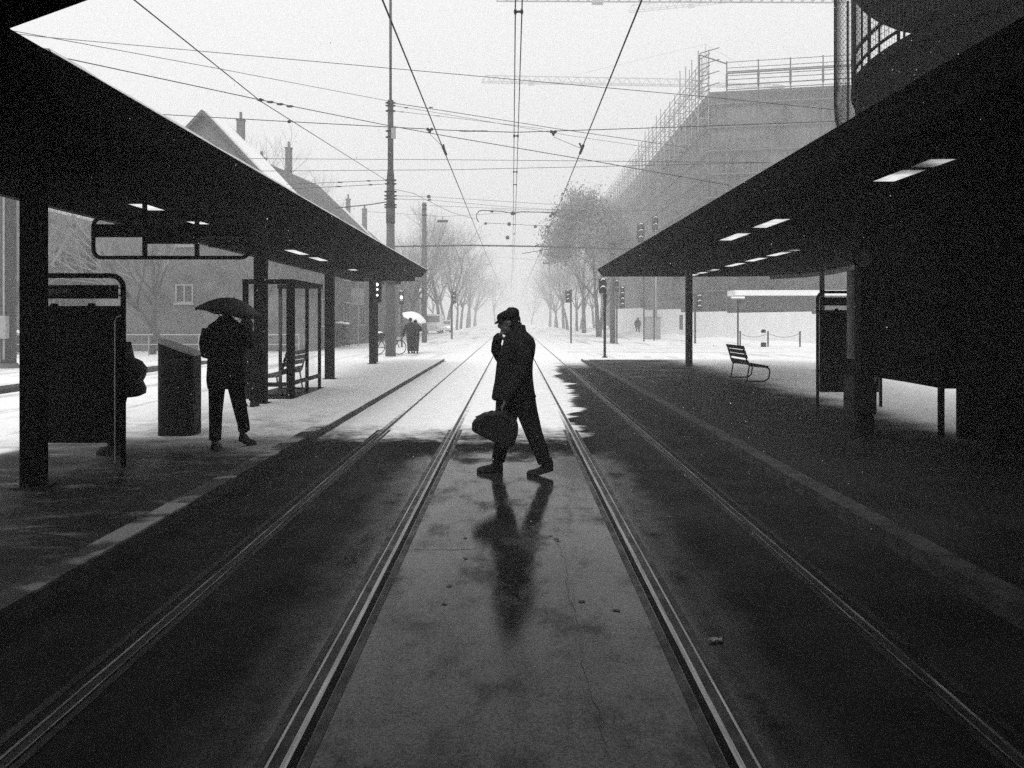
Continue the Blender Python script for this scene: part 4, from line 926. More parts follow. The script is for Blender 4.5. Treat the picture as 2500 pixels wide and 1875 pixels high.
hs2.rotation_euler = (0,0,R(-8))
house('third house of the row with a snow-covered gable roof', -15.5, 60.6, 71, 4.6, 11.9, 1.1, True, [(xu(850,70), 70, .34, zv(488,70))])
house('farthest faint house of the row beside the stepped mast', -16.2, 72, 90, 5.6, 11.3, .9, False, [(xu(890,78), 78, .42, zv(512,78))], 'facade_b')
house('big plain house with a wide gable behind the display board at far left', -30.5, 38.5, 52, 7.4, 13.6, .9, True, [(-28, 44, .8, 13.6)], 'facade', front_win=[(-27.5,3.2,-26.4,4.9),(-25.2,3.2,-24.1,4.9)])

# ================================================================== PLANTS
def tree_mesh(seed, H, spread, depth=5, twigs=3, lean=(0,0), r0=.22, tuft=0):
    rnd = random.Random(seed); tr, cr = MB(), MB()
    def grow(p, d, L, r, lev):
        steps = 3 if lev < 3 else 2; pts = [p]; rad = [r]; dd = d.copy()
        for i in range(steps):
            dd = (dd + Vector((rnd.uniform(-1,1), rnd.uniform(-1,1), rnd.uniform(-.4,.6)))*(.10+.05*lev)).normalized(); pts.append(pts[-1]+dd*L/steps); rad.append(r*(1-.42*(i+1)/steps))
        (tr if lev < 2 else cr).tube(pts, rad, 8 if lev == 0 else 5 if lev < 3 else 3, caps=lev < 2)
        if lev >= depth: return
        nb = (4 if lev == 0 else 3) if lev < 3 else twigs
        for b in range(nb):
            f = rnd.uniform(.55,1.0) if lev else rnd.uniform(.7,1.0); i = min(int(f*steps), steps-1); q = pts[i].lerp(pts[i+1], f*steps-i); ang = rnd.uniform(0,6.283); tilt = rnd.uniform(.45,.95)*spread
            side = dd.orthogonal().normalized(); side = Matrix.Rotation(ang, 3, dd) @ side
            nd = (dd*math.cos(tilt)+side*math.sin(tilt)+Vector((0,0,.12))).normalized()
            grow(q, nd, L*rnd.uniform(.58,.80), rad[-1]*rnd.uniform(.6,.85), lev+1)
        grow(pts[-1], dd, L*.72, rad[-1], lev+1)
    d0 = Vector((lean[0], lean[1], 1)).normalized(); grow(Vector((0,0,-.1)), d0, H*.34, r0, 0)
    if tuft:
        vs0 = [Vector(v) for v in cr.v if v[2] > H*.28]
        for i in range(tuft):
            c = rnd.choice(vs0)+Vector((rnd.gauss(0,.38), rnd.gauss(0,.38), rnd.gauss(0,.35))); a = Vector((rnd.uniform(-1,1), rnd.uniform(-1,1), rnd.uniform(-1,1))).normalized(); b = a.orthogonal().normalized(); s_ = rnd.uniform(.06,.17)
            cr.add([c-a*s_, c+b*s_*.5, c+a*s_, c-b*s_*.5], [(0,1,2,3)])
    return tr, cr
def make_tree(lab, loc, tr, cr, group, leaf=False):
    t = thing('street_tree', lab, 'tree', (0,0,0), group)
    tr.build('trunk', M['bark'], t, smooth=True); cr.build('crown', M['leaf'] if leaf else M['twig'], t); t.location = loc; ORIGIN[t.name] = Vector(loc); return t
protos = []
AV = 'bare avenue trees in the haze'
for i in range(3):
    tr, cr = tree_mesh(20+i, 11.5, .95, 6, 2); protos.append((tr, cr))
rows = []
for k in range(9):
    rows.append((-8.6-.3*(k%2), 66+k*14, 'left')); 
    if k > 0: rows.append((8.4+.3*(k%2), 66+k*14, 'right'))
rows += [(-11.5, 135, 'left'), (-15, 150, 'left'), (-9.5, 205, 'left'), (11.8, 138, 'right'), (15.5, 152, 'right'), (9.5, 208, 'right'), (-5.5, 250, 'left'), (6.0, 255, 'right')]
rows += [(-13.5, 96, 'left'), (-14, 120, 'left'), (13.5, 98, 'right'), (14, 124, 'right')]
made = []
for i, (x, y, sd) in enumerate(rows):
    lab = 'bare hazy avenue tree in the row on the %s of the far street' % sd
    if i < 3: o = make_tree(lab, (x,y,0), *protos[i], AV); made.append(o)
    else: o = dup(made[i%3], (x,y,0), i*1.3, .95+.08*((i*7)%6), lab, AV)
tr, cr = tree_mesh(31, 12.8, .82, 6, 3, r0=.24, tuft=21000)
make_tree('dense dark-crowned tree right of the tracks in front of the scaffolded building', (xu(1462,72),72,0), tr, cr, None)
tr, cr = tree_mesh(44, 9.0, .9, 6, 2, lean=(-.55,.1), r0=.125)
make_tree('leaning bare tree with forked branches before the house window on the left', (xu(418,31),31,0), tr, cr, None)
tr, cr = tree_mesh(52, 14.5, .85, 6, 2, r0=.25)
make_tree('bare tree whose twigs show behind the nearest gable', (-17.5,53,0), tr, cr, None)
dup(bpy.data.objects['street_tree'], (-21,33,0), .7, .78, 'bare tree between the thickest left column and the hanging sign', None)
for tx, ty, rz_, sc_, lb in ((-16.5,36.5,2.6,.72,'bare tree in front of the wide gable, right of the hanging sign'),(-11.8,37.5,4.4,.62,'bare tree with twigs against the wall just left of the umbrella man'),(-12.6,54,1.9,.8,'bare tree standing before the dark tiled house')): dup(bpy.data.objects['street_tree.001'], (tx,ty,0), rz_, sc_, lb, None)
dup(made[1], (-10.6,58,0), 2.1, .66, 'small bare tree behind the glass wind shelter', None)
dup(made[2], (13.0,82,0), 1.1, .75, 'small bare tree above the hoarding left of the slim right column', None)
dup(made[0], (17.2,72,0), 3.0, .50, 'low bare tree above the hoarding near the flat-headed lamp post', None)
def hedge(lab, x0, x1, y0, y1, h, n, seed):
    rnd = random.Random(seed); t = thing('garden_hedge', lab, 'hedge', ((x0+x1)/2,(y0+y1)/2,0)); m = MB()
    for i in range(n):
        c = Vector((rnd.uniform(x0,x1), rnd.uniform(y0,y1), h*rnd.random()**.7)); a = Vector((rnd.uniform(-1,1), rnd.uniform(-1,1), rnd.uniform(-1,1))).normalized(); b = a.orthogonal().normalized(); s_ = rnd.uniform(.06,.14)
        m.add([c-a*s_, c+b*s_*.6, c+a*s_, c-b*s_*.6], [(0,1,2,3)])
    m.build('foliage', M['leaf'], t); m = MB()
    for i in range(26): x = x0+(x1-x0)*(i+.5)/26; m.ball((x,(y0+y1)/2,h+rnd.uniform(-.02,.05)), (x1-x0)/40, (y1-y0)*.45, .09, 5)
    m.build('snow_top', M['snow'], t)
hedge('long dark clipped hedge with snow on top, seen through the glass shelter', -17.5, -9.5, 45.5, 46.6, 1.35, 5200, 3)
hedge('low snowy hedge along the street left of the leaning tree', -27.5, -18.5, 36.2, 37.2, 1.0, 4200, 4)
# street railing on the left pavement
t = thing('street_railing', 'low thin railing along the far left pavement', 'railing', (-18, 36, 0))
for i in range(9): x = -27+i*2.2; MB().tube([(x,35,0),(x,35,.95)], .028, 6).build('post', M['galv'], t)
MB().tube([(-27,35,.93),(-9.4,35,.93)], .028, 6).build('rail', M['galv'], t); MB().tube([(-27,35,.5),(-9.4,35,.5)], .022, 6).build('rail', M['galv'], t)

# ================================================================== VEHICLES
def car(lab, loc, rz, paint, h=1.45, van=False, snow=True, lights=False):
    t = thing('parked_car' if not van else 'delivery_van', lab, 'car' if not van else 'van', (0,0,0)); L_, W = (4.2,1.75) if not van else (5.2,1.95)
    prof = [(-L_/2,.32),(-L_/2,.72),(-L_/2+.25,.92),(-L_/2+.75,h),(-L_/2+.95,h+.0),(.35,h),(1.05,.98),(L_/2-.15,.82),(L_/2,.62),(L_/2,.30)] if not van else [(-L_/2,.35),(-L_/2,h-.1),(-L_/2+.1,h),(1.2,h),(1.75,1.25),(L_/2-.1,1.05),(L_/2,.7),(L_/2,.32)]
    m = MB(); m.xprism([(a, b) for a, b in prof][::-1], -W/2, W/2); m.build('body', M[paint], t, bevel=.06)
    g = MB()
    if not van:
        for s in (-1,1):
            y = s*(W/2+.004); q = [(-L_/2+.55,.95),(-L_/2+.88,h-.1),(.28,h-.1),(.88,.98)]; g.add([(a,y,b) for a, b in q], [(0,1,2,3) if s > 0 else (3,2,1,0)])
        g.add([(.42,-W/2+.12,h-.06),(.42,W/2-.12,h-.06),(1.0,W/2-.1,1.03),(1.0,-W/2+.1,1.03)], [(0,1,2,3)]); g.v[-4:] = [(a+.03,b,c) for a, b, c in g.v[-4:]]
        g.add([(-L_/2+.72-.03,-W/2+.14,h-.08),(-L_/2+.72-.03,W/2-.14,h-.08),(-L_/2+.32-.03,W/2-.12,1.0),(-L_/2+.32-.03,-W/2+.12,1.0)], [(3,2,1,0)])
    else:
        g.add([(1.25,-W/2+.12,h-.08),(1.25,W/2-.12,h-.08),(1.72,W/2-.1,1.32),(1.72,-W/2+.1,1.32)], [(0,1,2,3)]); g.v[-4:] = [(a+.04,b,c) for a, b, c in g.v[-4:]]
    g.build('windows', M['darkglass'], t)
    for x in (-L_/2+.8, L_/2-.85):
        for s in (-1,1):
            w = MB().tube([(x,s*(W/2-.2),.32),(x,s*(W/2+.012),.32)], .32, 18).build('wheel', M['rubber'], t); MB().tube([(x,s*(W/2+.014),.32),(x,s*(W/2+.02),.32)], .19, 14).build('rim', M['galv'], w)
    for s in (-1,1): m = MB().box(L_/2-.03,s*.62-.15,.58,L_/2+.012,s*.62+.15,.74); m.build('headlight', M['lamp_on'] if lights else M['white_frame'], t)
    if snow: m = MB().box(-L_/2+(.98 if not van else .1),-W/2+.12,h+.012,(.34 if not van else 1.1),W/2-.12,h+.10); m.build('roof_snow', M['snow'], t, bevel=.04)
    t.location = loc; t.rotation_euler = (0,0,rz); return t
car('dark parked car with snow on its roof seen through the glass shelter', (xu(676,43),43,0), R(8), 'carpaint_d')
car('white van parked beyond the couple with the white umbrella', (xu(1058,92),92,0), R(-90), 'carpaint_w', 2.1, van=True)
car('pale car approaching in the haze beside the far traffic light', (xu(1086,100),100,0), R(-90), 'carpaint_w', lights=True)
# bicycle leaning at the mast
Y = 36.2; xa, xb = xu(922,Y), xu(974,Y); t = thing('parked_bicycle', 'bicycle with snowy saddle bag leaning behind the stepped mast', 'bicycle', ((xa+xb)/2, Y, 0))
def circ(c, r, n=24): return [Vector((c[0]+r*math.cos(2*math.pi*i/n), c[1], c[2]+r*math.sin(2*math.pi*i/n))) for i in range(n)]
for x in (xa, xb):
    w = MB().tube(circ((x,Y,.34),.32), .02, 6, closed=True).build('wheel', M['rubber'], t); m = MB()
    for k in range(10): a = 6.283*k/10; m.tube([(x,Y,.34),(x+.31*math.cos(a),Y,.34+.31*math.sin(a))], .003, 3)
    m.build('spokes', M['galv'], w)
m = MB(); mid = (xa+xb)/2
for a, b in (((xa,.34),(mid-.05,.32)),((mid-.05,.32),(xa+.28,.84)),((xa,.34),(xa+.28,.84)),((xa+.27,.8),(xb-.2,.86)),((mid-.05,.32),(xb-.2,.80)),((xb,.34),(xb-.22,.98))): m.tube([(a[0],Y,a[1]),(b[0],Y,b[1])], .02, 6)
m.build('frame', M['mast_dark'], t); MB().tube([(xb-.22,Y-.26,1.0),(xb-.24,Y,.98),(xb-.22,Y+.26,1.0)], .015, 6).build('handlebar', M['mast_dark'], t)
MB().ball((xa+.26,Y,.90),.15,.08,.05,6).build('saddle', M['leather'], t); MB().cbox((xa+.02,Y,.83),.42,.3,.30).build('carrier_bag', M['leather'], t, bevel=.05); MB().ball((xa+.02,Y,1.0),.22,.16,.06,6).build('snow_cap', M['snow'], t)
MB().tube([(xb-.2,Y-.02,.36),(xb-.05,Y-.02,.62),(xb+.12,Y-.02,.70)], .03, 6).build('mudguard', M['mast_dark'], t)
# ================================================================== PEOPLE
def head_parts(mb, c, fwd, s=1.0, pitch=0.0):
    """skull, jaw, brow, nose, lips, chin, ears, eyes around head centre c"""
    f = Vector(fwd).normalized(); side = f.cross(Vector((0,0,1))).normalized()
    rot = Matrix.Rotation(-pitch, 3, side); f = rot @ f; up = rot @ Vector((0,0,1)); m = Matrix((f, side, up)).transposed(); c = Vector(c)
    def w(a, b, d): return c + m @ Vector((a*s, b*s, d*s))
    mb.ball(w(-.008,0,.025), .098*s, .077*s, .092*s, 12, m); mb.ball(w(.022,0,-.045), .068*s, .060*s, .072*s, 10, m)
    mb.ball(w(.052,0,-.095), .030*s, .030*s, .022*s, 8, m)
    mb.tube([w(.084,0,.022), w(.100,0,-.008), w(.108,0,-.026)], [(.010*s,.010*s),(.013*s,.013*s),(.016*s,.014*s)], 8); mb.ball(w(.098,0,-.032), .016*s, .018*s, .010*s, 6, m)
    mb.tube([w(.080,-.045,.030), w(.092,0,.032), w(.080,.045,.030)], .010*s, 6)
    mb.tube([w(.080,-.022,-.060), w(.090,0,-.058), w(.080,.022,-.060)], .008*s, 6); mb.tube([w(.078,-.020,-.070), w(.088,0,-.071), w(.078,.020,-.070)], .009*s, 6)
    for q in (-1,1):
        mb.ball(w(-.005,q*.078,-.012), .022*s, .010*s, .033*s, 6, m); mb.ball(w(.078,q*.031,.010), .012*s, .012*s, .012*s, 6, m)
    return w, m
def hand(mb, wrist, d, palm_n, curl=.9, s=1.0, thumb=1):
    """palm, four unequal bent fingers and a thumb leaving the side of the palm"""
    d = Vector(d).normalized(); n = Vector(palm_n); n = (n-d*n.dot(d)).normalized(); sd = d.cross(n).normalized(); w = Vector(wrist)
    mb.tube([w, w+d*.045*s, w+d*.088*s], [(.017*s,.026*s),(.016*s,.040*s),(.013*s,.041*s)], 10, ref=n)
    for i, (off, L) in enumerate(((-.030,.068),(-.010,.078),(.010,.073),(.029,.058))):
        p = w+d*.083*s+sd*off*s; q = d.copy(); pts = [p]; ax = sd
        for k in range(3): q = Matrix.Rotation(-curl*(.7 if k == 0 else .8), 3, ax) @ q if False else (Matrix.Rotation(curl*(.6 if k == 0 else .75), 3, d.cross(n)*-1) @ q); pts.append(pts[-1]+q*L*s*(.42,.33,.25)[k])
        mb.tube(pts, [.0092*s,.0088*s,.008*s,.0068*s], 8); mb.ball(pts[-1], .0068*s, n=5)
    p = w+d*.025*s+sd*-.030*s*thumb; q1 = (d*.6-sd*thumb*.75+n*.35).normalized(); q2 = (d*.85-sd*thumb*.1+n*.6).normalized()
    mb.tube([p, p+q1*.036*s, p+q1*.036*s+q2*.032*s, p+q1*.036*s+q2*.055*s], [.012*s,.0105*s,.0095*s,.0075*s], 8)
def shoe(mb, ankle, toe_dir, L=.27, lift=0.0, h=.10, floor=0.0):
    """ankle (x, y); toe_dir horizontal; lift = how high the heel is off the ground"""
    d = Vector((toe_dir[0], toe_dir[1], 0)).normalized(); a = Vector((ankle[0], ankle[1], floor)); sd = Vector((-d.y, d.x, 0)); vs = []; N = 9
    prof = [(-.26,.028,.085),(-.22,.036,.11),(-.08,.038,.115),(.08,.038,.10),(.26,.044,.075),(.44,.050,.062),(.60,.046,.052),(.70,.034,.042),(.74,.018,.026)]
    for t_, w_, hh in prof:
        x = t_*L; z = lift*max(0, (.35-t_)/.61)
        base = a+d*x+Vector((0,0,z)); k = L/.27
        vs += [base+sd*w_*k, base-sd*w_*k, base-sd*w_*k*.96+Vector((0,0,.022)), base-sd*w_*k*.6+Vector((0,0,hh*k)), base+sd*w_*k*.6+Vector((0,0,hh*k)), base+sd*w_*k*.96+Vector((0,0,.022))]
    fs = [(6*i+j, 6*i+(j+1)%6, 6*i+6+(j+1)%6, 6*i+6+j) for i in range(len(prof)-1) for j in range(6)]; e = len(vs)-6
    mb.add(vs, fs+[(5,4,3,2,1,0), tuple(e+j for j in range(6))])
def rings(mb, L, n=22):
    """loft of horizontal superellipse rings (x0, x1, y0, y1, z)"""
    vs = []
    for x0, x1, y0, y1, z in L:
        for j in range(n):
            a = 2*math.pi*j/n; c, s = math.cos(a), math.sin(a); e = .8
            vs.append(((x0+x1)/2+(x1-x0)/2*abs(c)**e*(1 if c > 0 else -1), (y0+y1)/2+(y1-y0)/2*abs(s)**e*(1 if s > 0 else -1), z))
    k = len(L); mb.add(vs, [(i*n+j, i*n+(j+1)%n, (i+1)*n+(j+1)%n, (i+1)*n+j) for i in range(k-1) for j in range(n)] + [tuple(range(n))[::-1], tuple((k-1)*n+j for j in range(n))])
def shift(mb, o): o = Vector(o); mb.v = [tuple(Vector(p)+o) for p in mb.v]; return mb

# ---- the walking man in the middle (faces left)
Ym = 8.23; O = Vector((xu(1258,Ym), Ym, 0))
t = thing('person', 'man in flat cap and dark coat striding left across the tracks, hand at his mouth', 'person', O)
b = MB()
rings(b, [(-.11,.15,-.16,.16,.80),(-.12,.15,-.165,.165,.90),(-.11,.12,-.15,.15,1.05),(-.11,.15,-.17,.17,1.25),(-.08,.14,-.18,.18,1.38),(-.07,.09,-.09,.09,1.45)])
b.tube([(.03,0,1.40),(-.005,0,1.47),(-.03,0,1.53)], [.062,.056,.056], 12)
hw, hm = head_parts(b, (-.066,0,1.572), (-1,.05,0), 1.07, .20)
# far (right) arm raised, fist at the mouth
b.tube([(.02,.20,1.37),(-.10,.21,1.26),(-.18,.17,1.19),(-.196,.12,1.30),(-.165,.03,1.425)], [.042,.040,.038,.034,.026], 10)
hand(b, (-.162,.025,1.428), (.42,-.12,.85), (.8,.1,-.35), 1.2, .95, 1)
# near (left) arm hanging, hand closed on the bag handle
b.tube([(.04,-.19,1.37),(.07,-.25,1.20),(.05,-.27,1.07),(-.04,-.27,.92),(-.10,-.27,.77)], [.040,.038,.036,.032,.026], 10)
hand(b, (-.105,-.27,.77), (-.35,0,-.93), (-.9,.1,.3), 1.25, .95, -1)
b.tube([(-.02,.08,.86),(-.075,.09,.64),(-.105,.09,.43),(-.155,.09,.24),(-.19,.09,.06)], [.088,.078,.060,.052,.042], 12)
b.tube([(.065,-.08,.86),(.125,-.085,.64),(.20,-.09,.42),(.275,-.09,.24),(.325,-.09,.09)], [.092,.080,.062,.054,.042], 12)
shift(b, O).build('body', M['skin'], t, remesh=.0075)
tr = MB()
tr.tube([(-.045,.06,.90),(-.085,.09,.64),(-.105,.09,.43),(-.155,.09,.24),(-.180,.09,.115)], [(.155,.12),(.125,.10),(.090,.085),(.076,.076),(.070,.072)], 14, ref=(1,0,0))
tr.tube([(.065,-.08,.90),(.125,-.085,.64),(.195,-.09,.42),(.262,-.09,.25),(.300,-.09,.135)], [(.125,.11),(.108,.095),(.088,.084),(.078,.076),(.070,.072)], 14, ref=(1,0,0))
rings(tr, [(-.12,.17,-.17,.17,.80),(-.12,.165,-.17,.17,1.0)], 16)
shift(tr, O).build('trousers', M['trouser'], t, remesh=.010)
c_ = MB()
rings(c_, [(-.235,.205,-.20,.19,.772),(-.246,.213,-.21,.20,.79),(-.236,.200,-.20,.19,.86),(-.215,.186,-.19,.18,.96),(-.205,.180,-.185,.175,1.05),(-.192,.184,-.19,.185,1.16),(-.165,.205,-.21,.21,1.26),(-.132,.212,-.22,.22,1.34),(-.118,.195,-.20,.20,1.40),(-.098,.150,-.14,.14,1.45),(-.085,.108,-.095,.095,1.485)])
rings(c_, [(-.085,.112,-.10,.10,1.455),(-.070,.112,-.09,.09,1.50),(-.045,.102,-.08,.08,1.546)], 18)
c_.tube([(.03,.16,1.36),(-.10,.20,1.27),(-.180,.17,1.205),(-.194,.135,1.27),(-.196,.10,1.345),(-.184,.055,1.40),(-.160,.02,1.432)], [(.075,.075),(.072,.07),(.070,.065),(.064,.06),(.052,.052),(.050,.05),(.042,.044)], 12, ref=(1,0,0))
c_.tube([(.05,-.17,1.36),(.09,-.235,1.22),(.065,-.265,1.07),(-.02,-.275,.92),(-.085,-.275,.79)], [(.085,.085),(.080,.078),(.072,.068),(.062,.060),(.052,.052)], 12, ref=(1,0,0))
c_.tube([(.06,-.15,.82),(.17,-.05,.81),(.205,.05,.80)], .02, 6)
shift(c_, O).build('coat', M['coat'], t, remesh=.009)
hr = MB(); hr.ball(hw(-.035,0,.012), .088, .086, .098, 10, hm); hr.tube([hw(-.055,0,-.11), hw(-.05,0,-.03)], [.062,.075], 12); shift(hr, O).build('hair', M['coat'], t, smooth=True)
cap = MB(); w = hw
vs = []; N = 24
for k, (a0, a1, bb, z) in enumerate(((-.105,.098,.084,.038),(-.112,.112,.094,.060),(-.108,.116,.096,.082),(-.092,.100,.088,.106),(-.060,.060,.060,.122),(-.02,.02,.02,.127))):
    for j in range(N): th = 2*math.pi*j/N; vs.append(w((a0+a1)/2+(a1-a0)/2*math.cos(th)-.006, bb*math.sin(th), z-.020*math.cos(th)*(k < 3)-.014*math.cos(th)*(k >= 3)-(.022 if k == 0 and math.cos(th) < .2 else 0)))
cap.add(vs, [(i*N+j, i*N+(j+1)%N, (i+1)*N+(j+1)%N, (i+1)*N+j) for i in range(5) for j in range(N)] + [tuple(range(N))[::-1], tuple(5*N+j for j in range(N))])
cap.v = [tuple(p) for p in cap.v]
br = []
for j in range(9):
    th = R(-62+15.5*j); br += [w(.088*math.cos(th), .088*math.sin(th), .050), w(.134*math.cos(th)+.004, .088*math.sin(th), .020), w(.132*math.cos(th)+.004, .086*math.sin(th), .008), w(.086*math.cos(th), .085*math.sin(th), .036)]
cap.add(br, [(4*i+a,4*i+(a+1)%4,4*i+4+(a+1)%4,4*i+4+a) for i in range(8) for a in range(4)])
shift(cap, O).build('flat_cap', M['coat'], t, smooth=True)
for ax, ay, lf in ((-.200,.09,0.0),(.318,-.09,.052)):
    s_ = MB(); shoe(s_, (ax, ay), (-1,.06), .275, lf, floor=.006); 
    x0 = ax-.0; s_.tube([(ax+.012,ay,lf*.8+.05),(ax+.006,ay,lf*.8+.15)], [.046,.050], 12); shift(s_, O).build('shoe', M['leather'], t, bevel=.008)
# bag in his near hand
bag = MB(); outl = [(-.436,.50),(-.432,.565),(-.418,.590),(-.34,.655),(-.31,.668),(-.17,.690),(-.12,.682),(-.02,.622),(.02,.575),(.030,.53),(.026,.46),(-.004,.37),(-.03,.335),(-.08,.322),(-.13,.338),(-.209,.377),(-.41,.475)]
vs = []; k = len(outl); cx_, cz_ = -.2, .51; lay = ((-.35,.72),(-.37,.92),(-.34,1.0),(-.20,1.0),(-.17,.92),(-.19,.72)); lay = ((-.345,.86),(-.33,.97),(-.30,1.0),(-.22,1.0),(-.19,.97),(-.175,.86))
for y, f in lay: vs += [(cx_+(x-cx_)*f, y, cz_+(z-cz_)*f) for x, z in outl]
bag.add(vs, [(i*k+j, i*k+(j+1)%k, (i+1)*k+(j+1)%k, (i+1)*k+j) for i in range(5) for j in range(k)] + [tuple(range(k))[::-1], tuple(5*k+j for j in range(k))])
tb = thing('shoulder_bag', 'bulky black holdall hanging from the hand of the man crossing the tracks', 'bag', O+Vector((-.2,-.26,.33)))
shift(bag, O).build('body', M['leather'], tb, bevel=.012)
h = MB()
for y in (-.285, -.245): h.tube([(-.20,y,.675),(-.185,y,.70),(-.160,-.27,.712),(-.125,-.265,.706),(-.095,y,.685),(-.08,y,.655)], .011, 6)
shift(h, O).build('handle', M['leather'], tb)
f_ = MB(); f_.tube([(-.40,-.26,.622),(-.24,-.26,.684),(-.06,-.26,.655)], .008, 6); shift(f_, O).build('zip', M['steel_dark'], tb)

def standing(lab, O, H, face, pose, coat_rings, arms, legs, hat='hair', hatmat='leather', rem=.016, headx=0.0, heady=0.0, facing_toe=None, shoes=True, group=None):
    """pose: head centre; arms: joint lists; legs: joint lists; all relative to O, metres"""
    t = thing('person', lab, 'person', O, group); b = MB()
    hx, hy, hz = pose; zc = coat_rings
    rings(b, [(x0*.8, x1*.8, y0*.8, y1*.8, z) for x0, x1, y0, y1, z in zc])
    b.tube([(hx*.5,hy*.5,zc[-1][4]-.05),(hx,hy,hz-.08)], .055, 10); hw, hm = head_parts(b, (hx,hy,hz), face)
    for a in arms: b.tube(a, [.05]+[.045]*(len(a)-2)+[.03], 8); d = Vector(a[-1])-Vector(a[-2]); hand(b, a[-1], d, (-face[0]*.3+.7, .5, .1), .9, .95)
    for l in legs: b.tube(l, [.085,.07,.055,.045][:len(l)] if len(l) < 5 else [.088,.075,.06,.05,.042], 10)
    shift(b, O).build('body', M['skin'], t, remesh=rem)
    c = MB(); rings(c, zc)
    for a in arms: q = [Vector(p) for p in a]; q[-1] = q[-2].lerp(q[-1], .9); c.tube(q, [.072]+[.066]*(len(a)-2)+[.05], 10)
    shift(c, O).build('coat', M['coat'], t, remesh=rem)
    tr = MB()
    for l in legs: tr.tube([l[0]]+l[1:-1]+[Vector(l[-2]).lerp(Vector(l[-1]), .85)], [.108,.086,.074,.07][:len(l)] if len(l) < 5 else [.108,.09,.078,.072,.07], 10)
    shift(tr, O).build('trousers', M['trouser'], t, remesh=rem)
    hr = MB(); hr.ball(hw(-.012,0,.032), .108, .088, .098, 10, hm)
    if hat == 'hood': hr.ball(hw(-.03,0,-.01), .125, .110, .14, 10, hm); hr.tube([hw(-.03,0,-.16), hw(-.03,0,-.06)], [.12,.10], 12)
    shift(hr, O).build('hood' if hat == 'hood' else 'hair', M['coat'], t, smooth=True)
    for i, l in enumerate(legs):
        s_ = MB(); d = facing_toe[i] if facing_toe else face; e = l[-1]; lf = max(0, e[2]-.09); shoe(s_, (e[0], e[1]), d, .27, lf, floor=0); shift(s_, O).build('shoe', M['leather'], t)
    return t
# ---- man walking away under the black umbrella
O = Vector((xu(551.5,9.12), 9.12, PZ)); K = 1.0
man = standing('man in dark jacket walking away under a black umbrella on the left platform', O, 1.76, (.05,1,0), (-.015,.06,1.60),
    [(-.205,.215,-.13,.15,.70),(-.215,.225,-.15,.16,.80),(-.205,.215,-.15,.15,.95),(-.20,.205,-.14,.15,1.08),(-.215,.21,-.14,.15,1.22),(-.235,.22,-.13,.15,1.34),(-.20,.19,-.11,.13,1.42),(-.10,.09,-.09,.11,1.49),(-.07,.06,-.07,.09,1.53)],
    [[(-.20,.0,1.38),(-.235,-.02,1.22),(-.235,.02,1.10),(-.17,.16,1.06)], [(.19,0,1.38),(.24,.02,1.22),(.20,.18,1.20),(.14,.27,1.32)]],
    [[(-.095,0,.84),(-.115,.02,.62),(-.125,.02,.42),(-.120,.0,.22),(-.115,-.03,.09)], [(.09,.02,.84),(.105,.08,.62),(.122,.14,.42),(.132,.20,.28),(.138,.22,.165)]],
    hat='hood' if False else 'hair', rem=.010, facing_toe=[(-.12,1),(.30,.95)])
def umbrella(lab, apex, rad, depth, tilt, mat, shaft_to, ribs=8, under=None, group=None):
    """scalloped ribbed canopy; tilt = matrix"""
    apex = Vector(apex); t = thing('umbrella', lab, 'umbrella', shaft_to, group); nr, n = 6, ribs*6; vs = []; top = []
    for k in range(nr+1):
        f = k/nr
        for j in range(n):
            a = 2*math.pi*j/n; q = abs(((j % 6)/6)-.5)*2          # 1 at a rib, 0 between ribs
            r = rad*f*(1-.055*f*(1-q*q)); z = -depth*(1-math.cos(f*1.25))/(1-math.cos(1.25)) - .030*f*f*(1-q*q)*-1*.5
            vs.append(apex + tilt @ Vector((r*math.cos(a), r*math.sin(a), z)))
    fs = [(k*n+j, k*n+(j+1)%n, (k+1)*n+(j+1)%n, (k+1)*n+j) for k in range(nr) for j in range(n)]
    m = MB(); m.add(vs, fs); o = m.build('canopy', mat, t, smooth=True); md = o.modifiers.new('thickness', 'SOLIDIFY'); md.thickness = .004
    rb = MB()
    for i in range(ribs): rb.tube([vs[k*n+i*6]-tilt @ Vector((0,0,.008)) for k in range(1, nr+1)], .004, 4); rb.tube([apex-tilt @ Vector((0,0,depth*1.6)), vs[4*n+i*6]-tilt @ Vector((0,0,.006))], .003, 4)
    rb.build('ribs', M['steel_dark'], t); MB().tube([apex+tilt @ Vector((0,0,.018)), Vector(shaft_to)], .007, 8).build('shaft', M['steel_dark'], t)
    hd = Vector(shaft_to); d = (hd-apex).normalized(); MB().tube([hd-d*.01, hd+d*.06, hd+d*.10], .014, 8).build('handle', M['leather'], t); return t
tl = Matrix.Rotation(R(9), 3, 'Y') @ Matrix.Rotation(R(-6), 3, 'X')
umbrella('small black umbrella held over the man walking away on the left platform', O+Vector((.045,.12,1.735)), .41, .20, tl, M['umb_black'], O+Vector((.14,.30,1.34)))
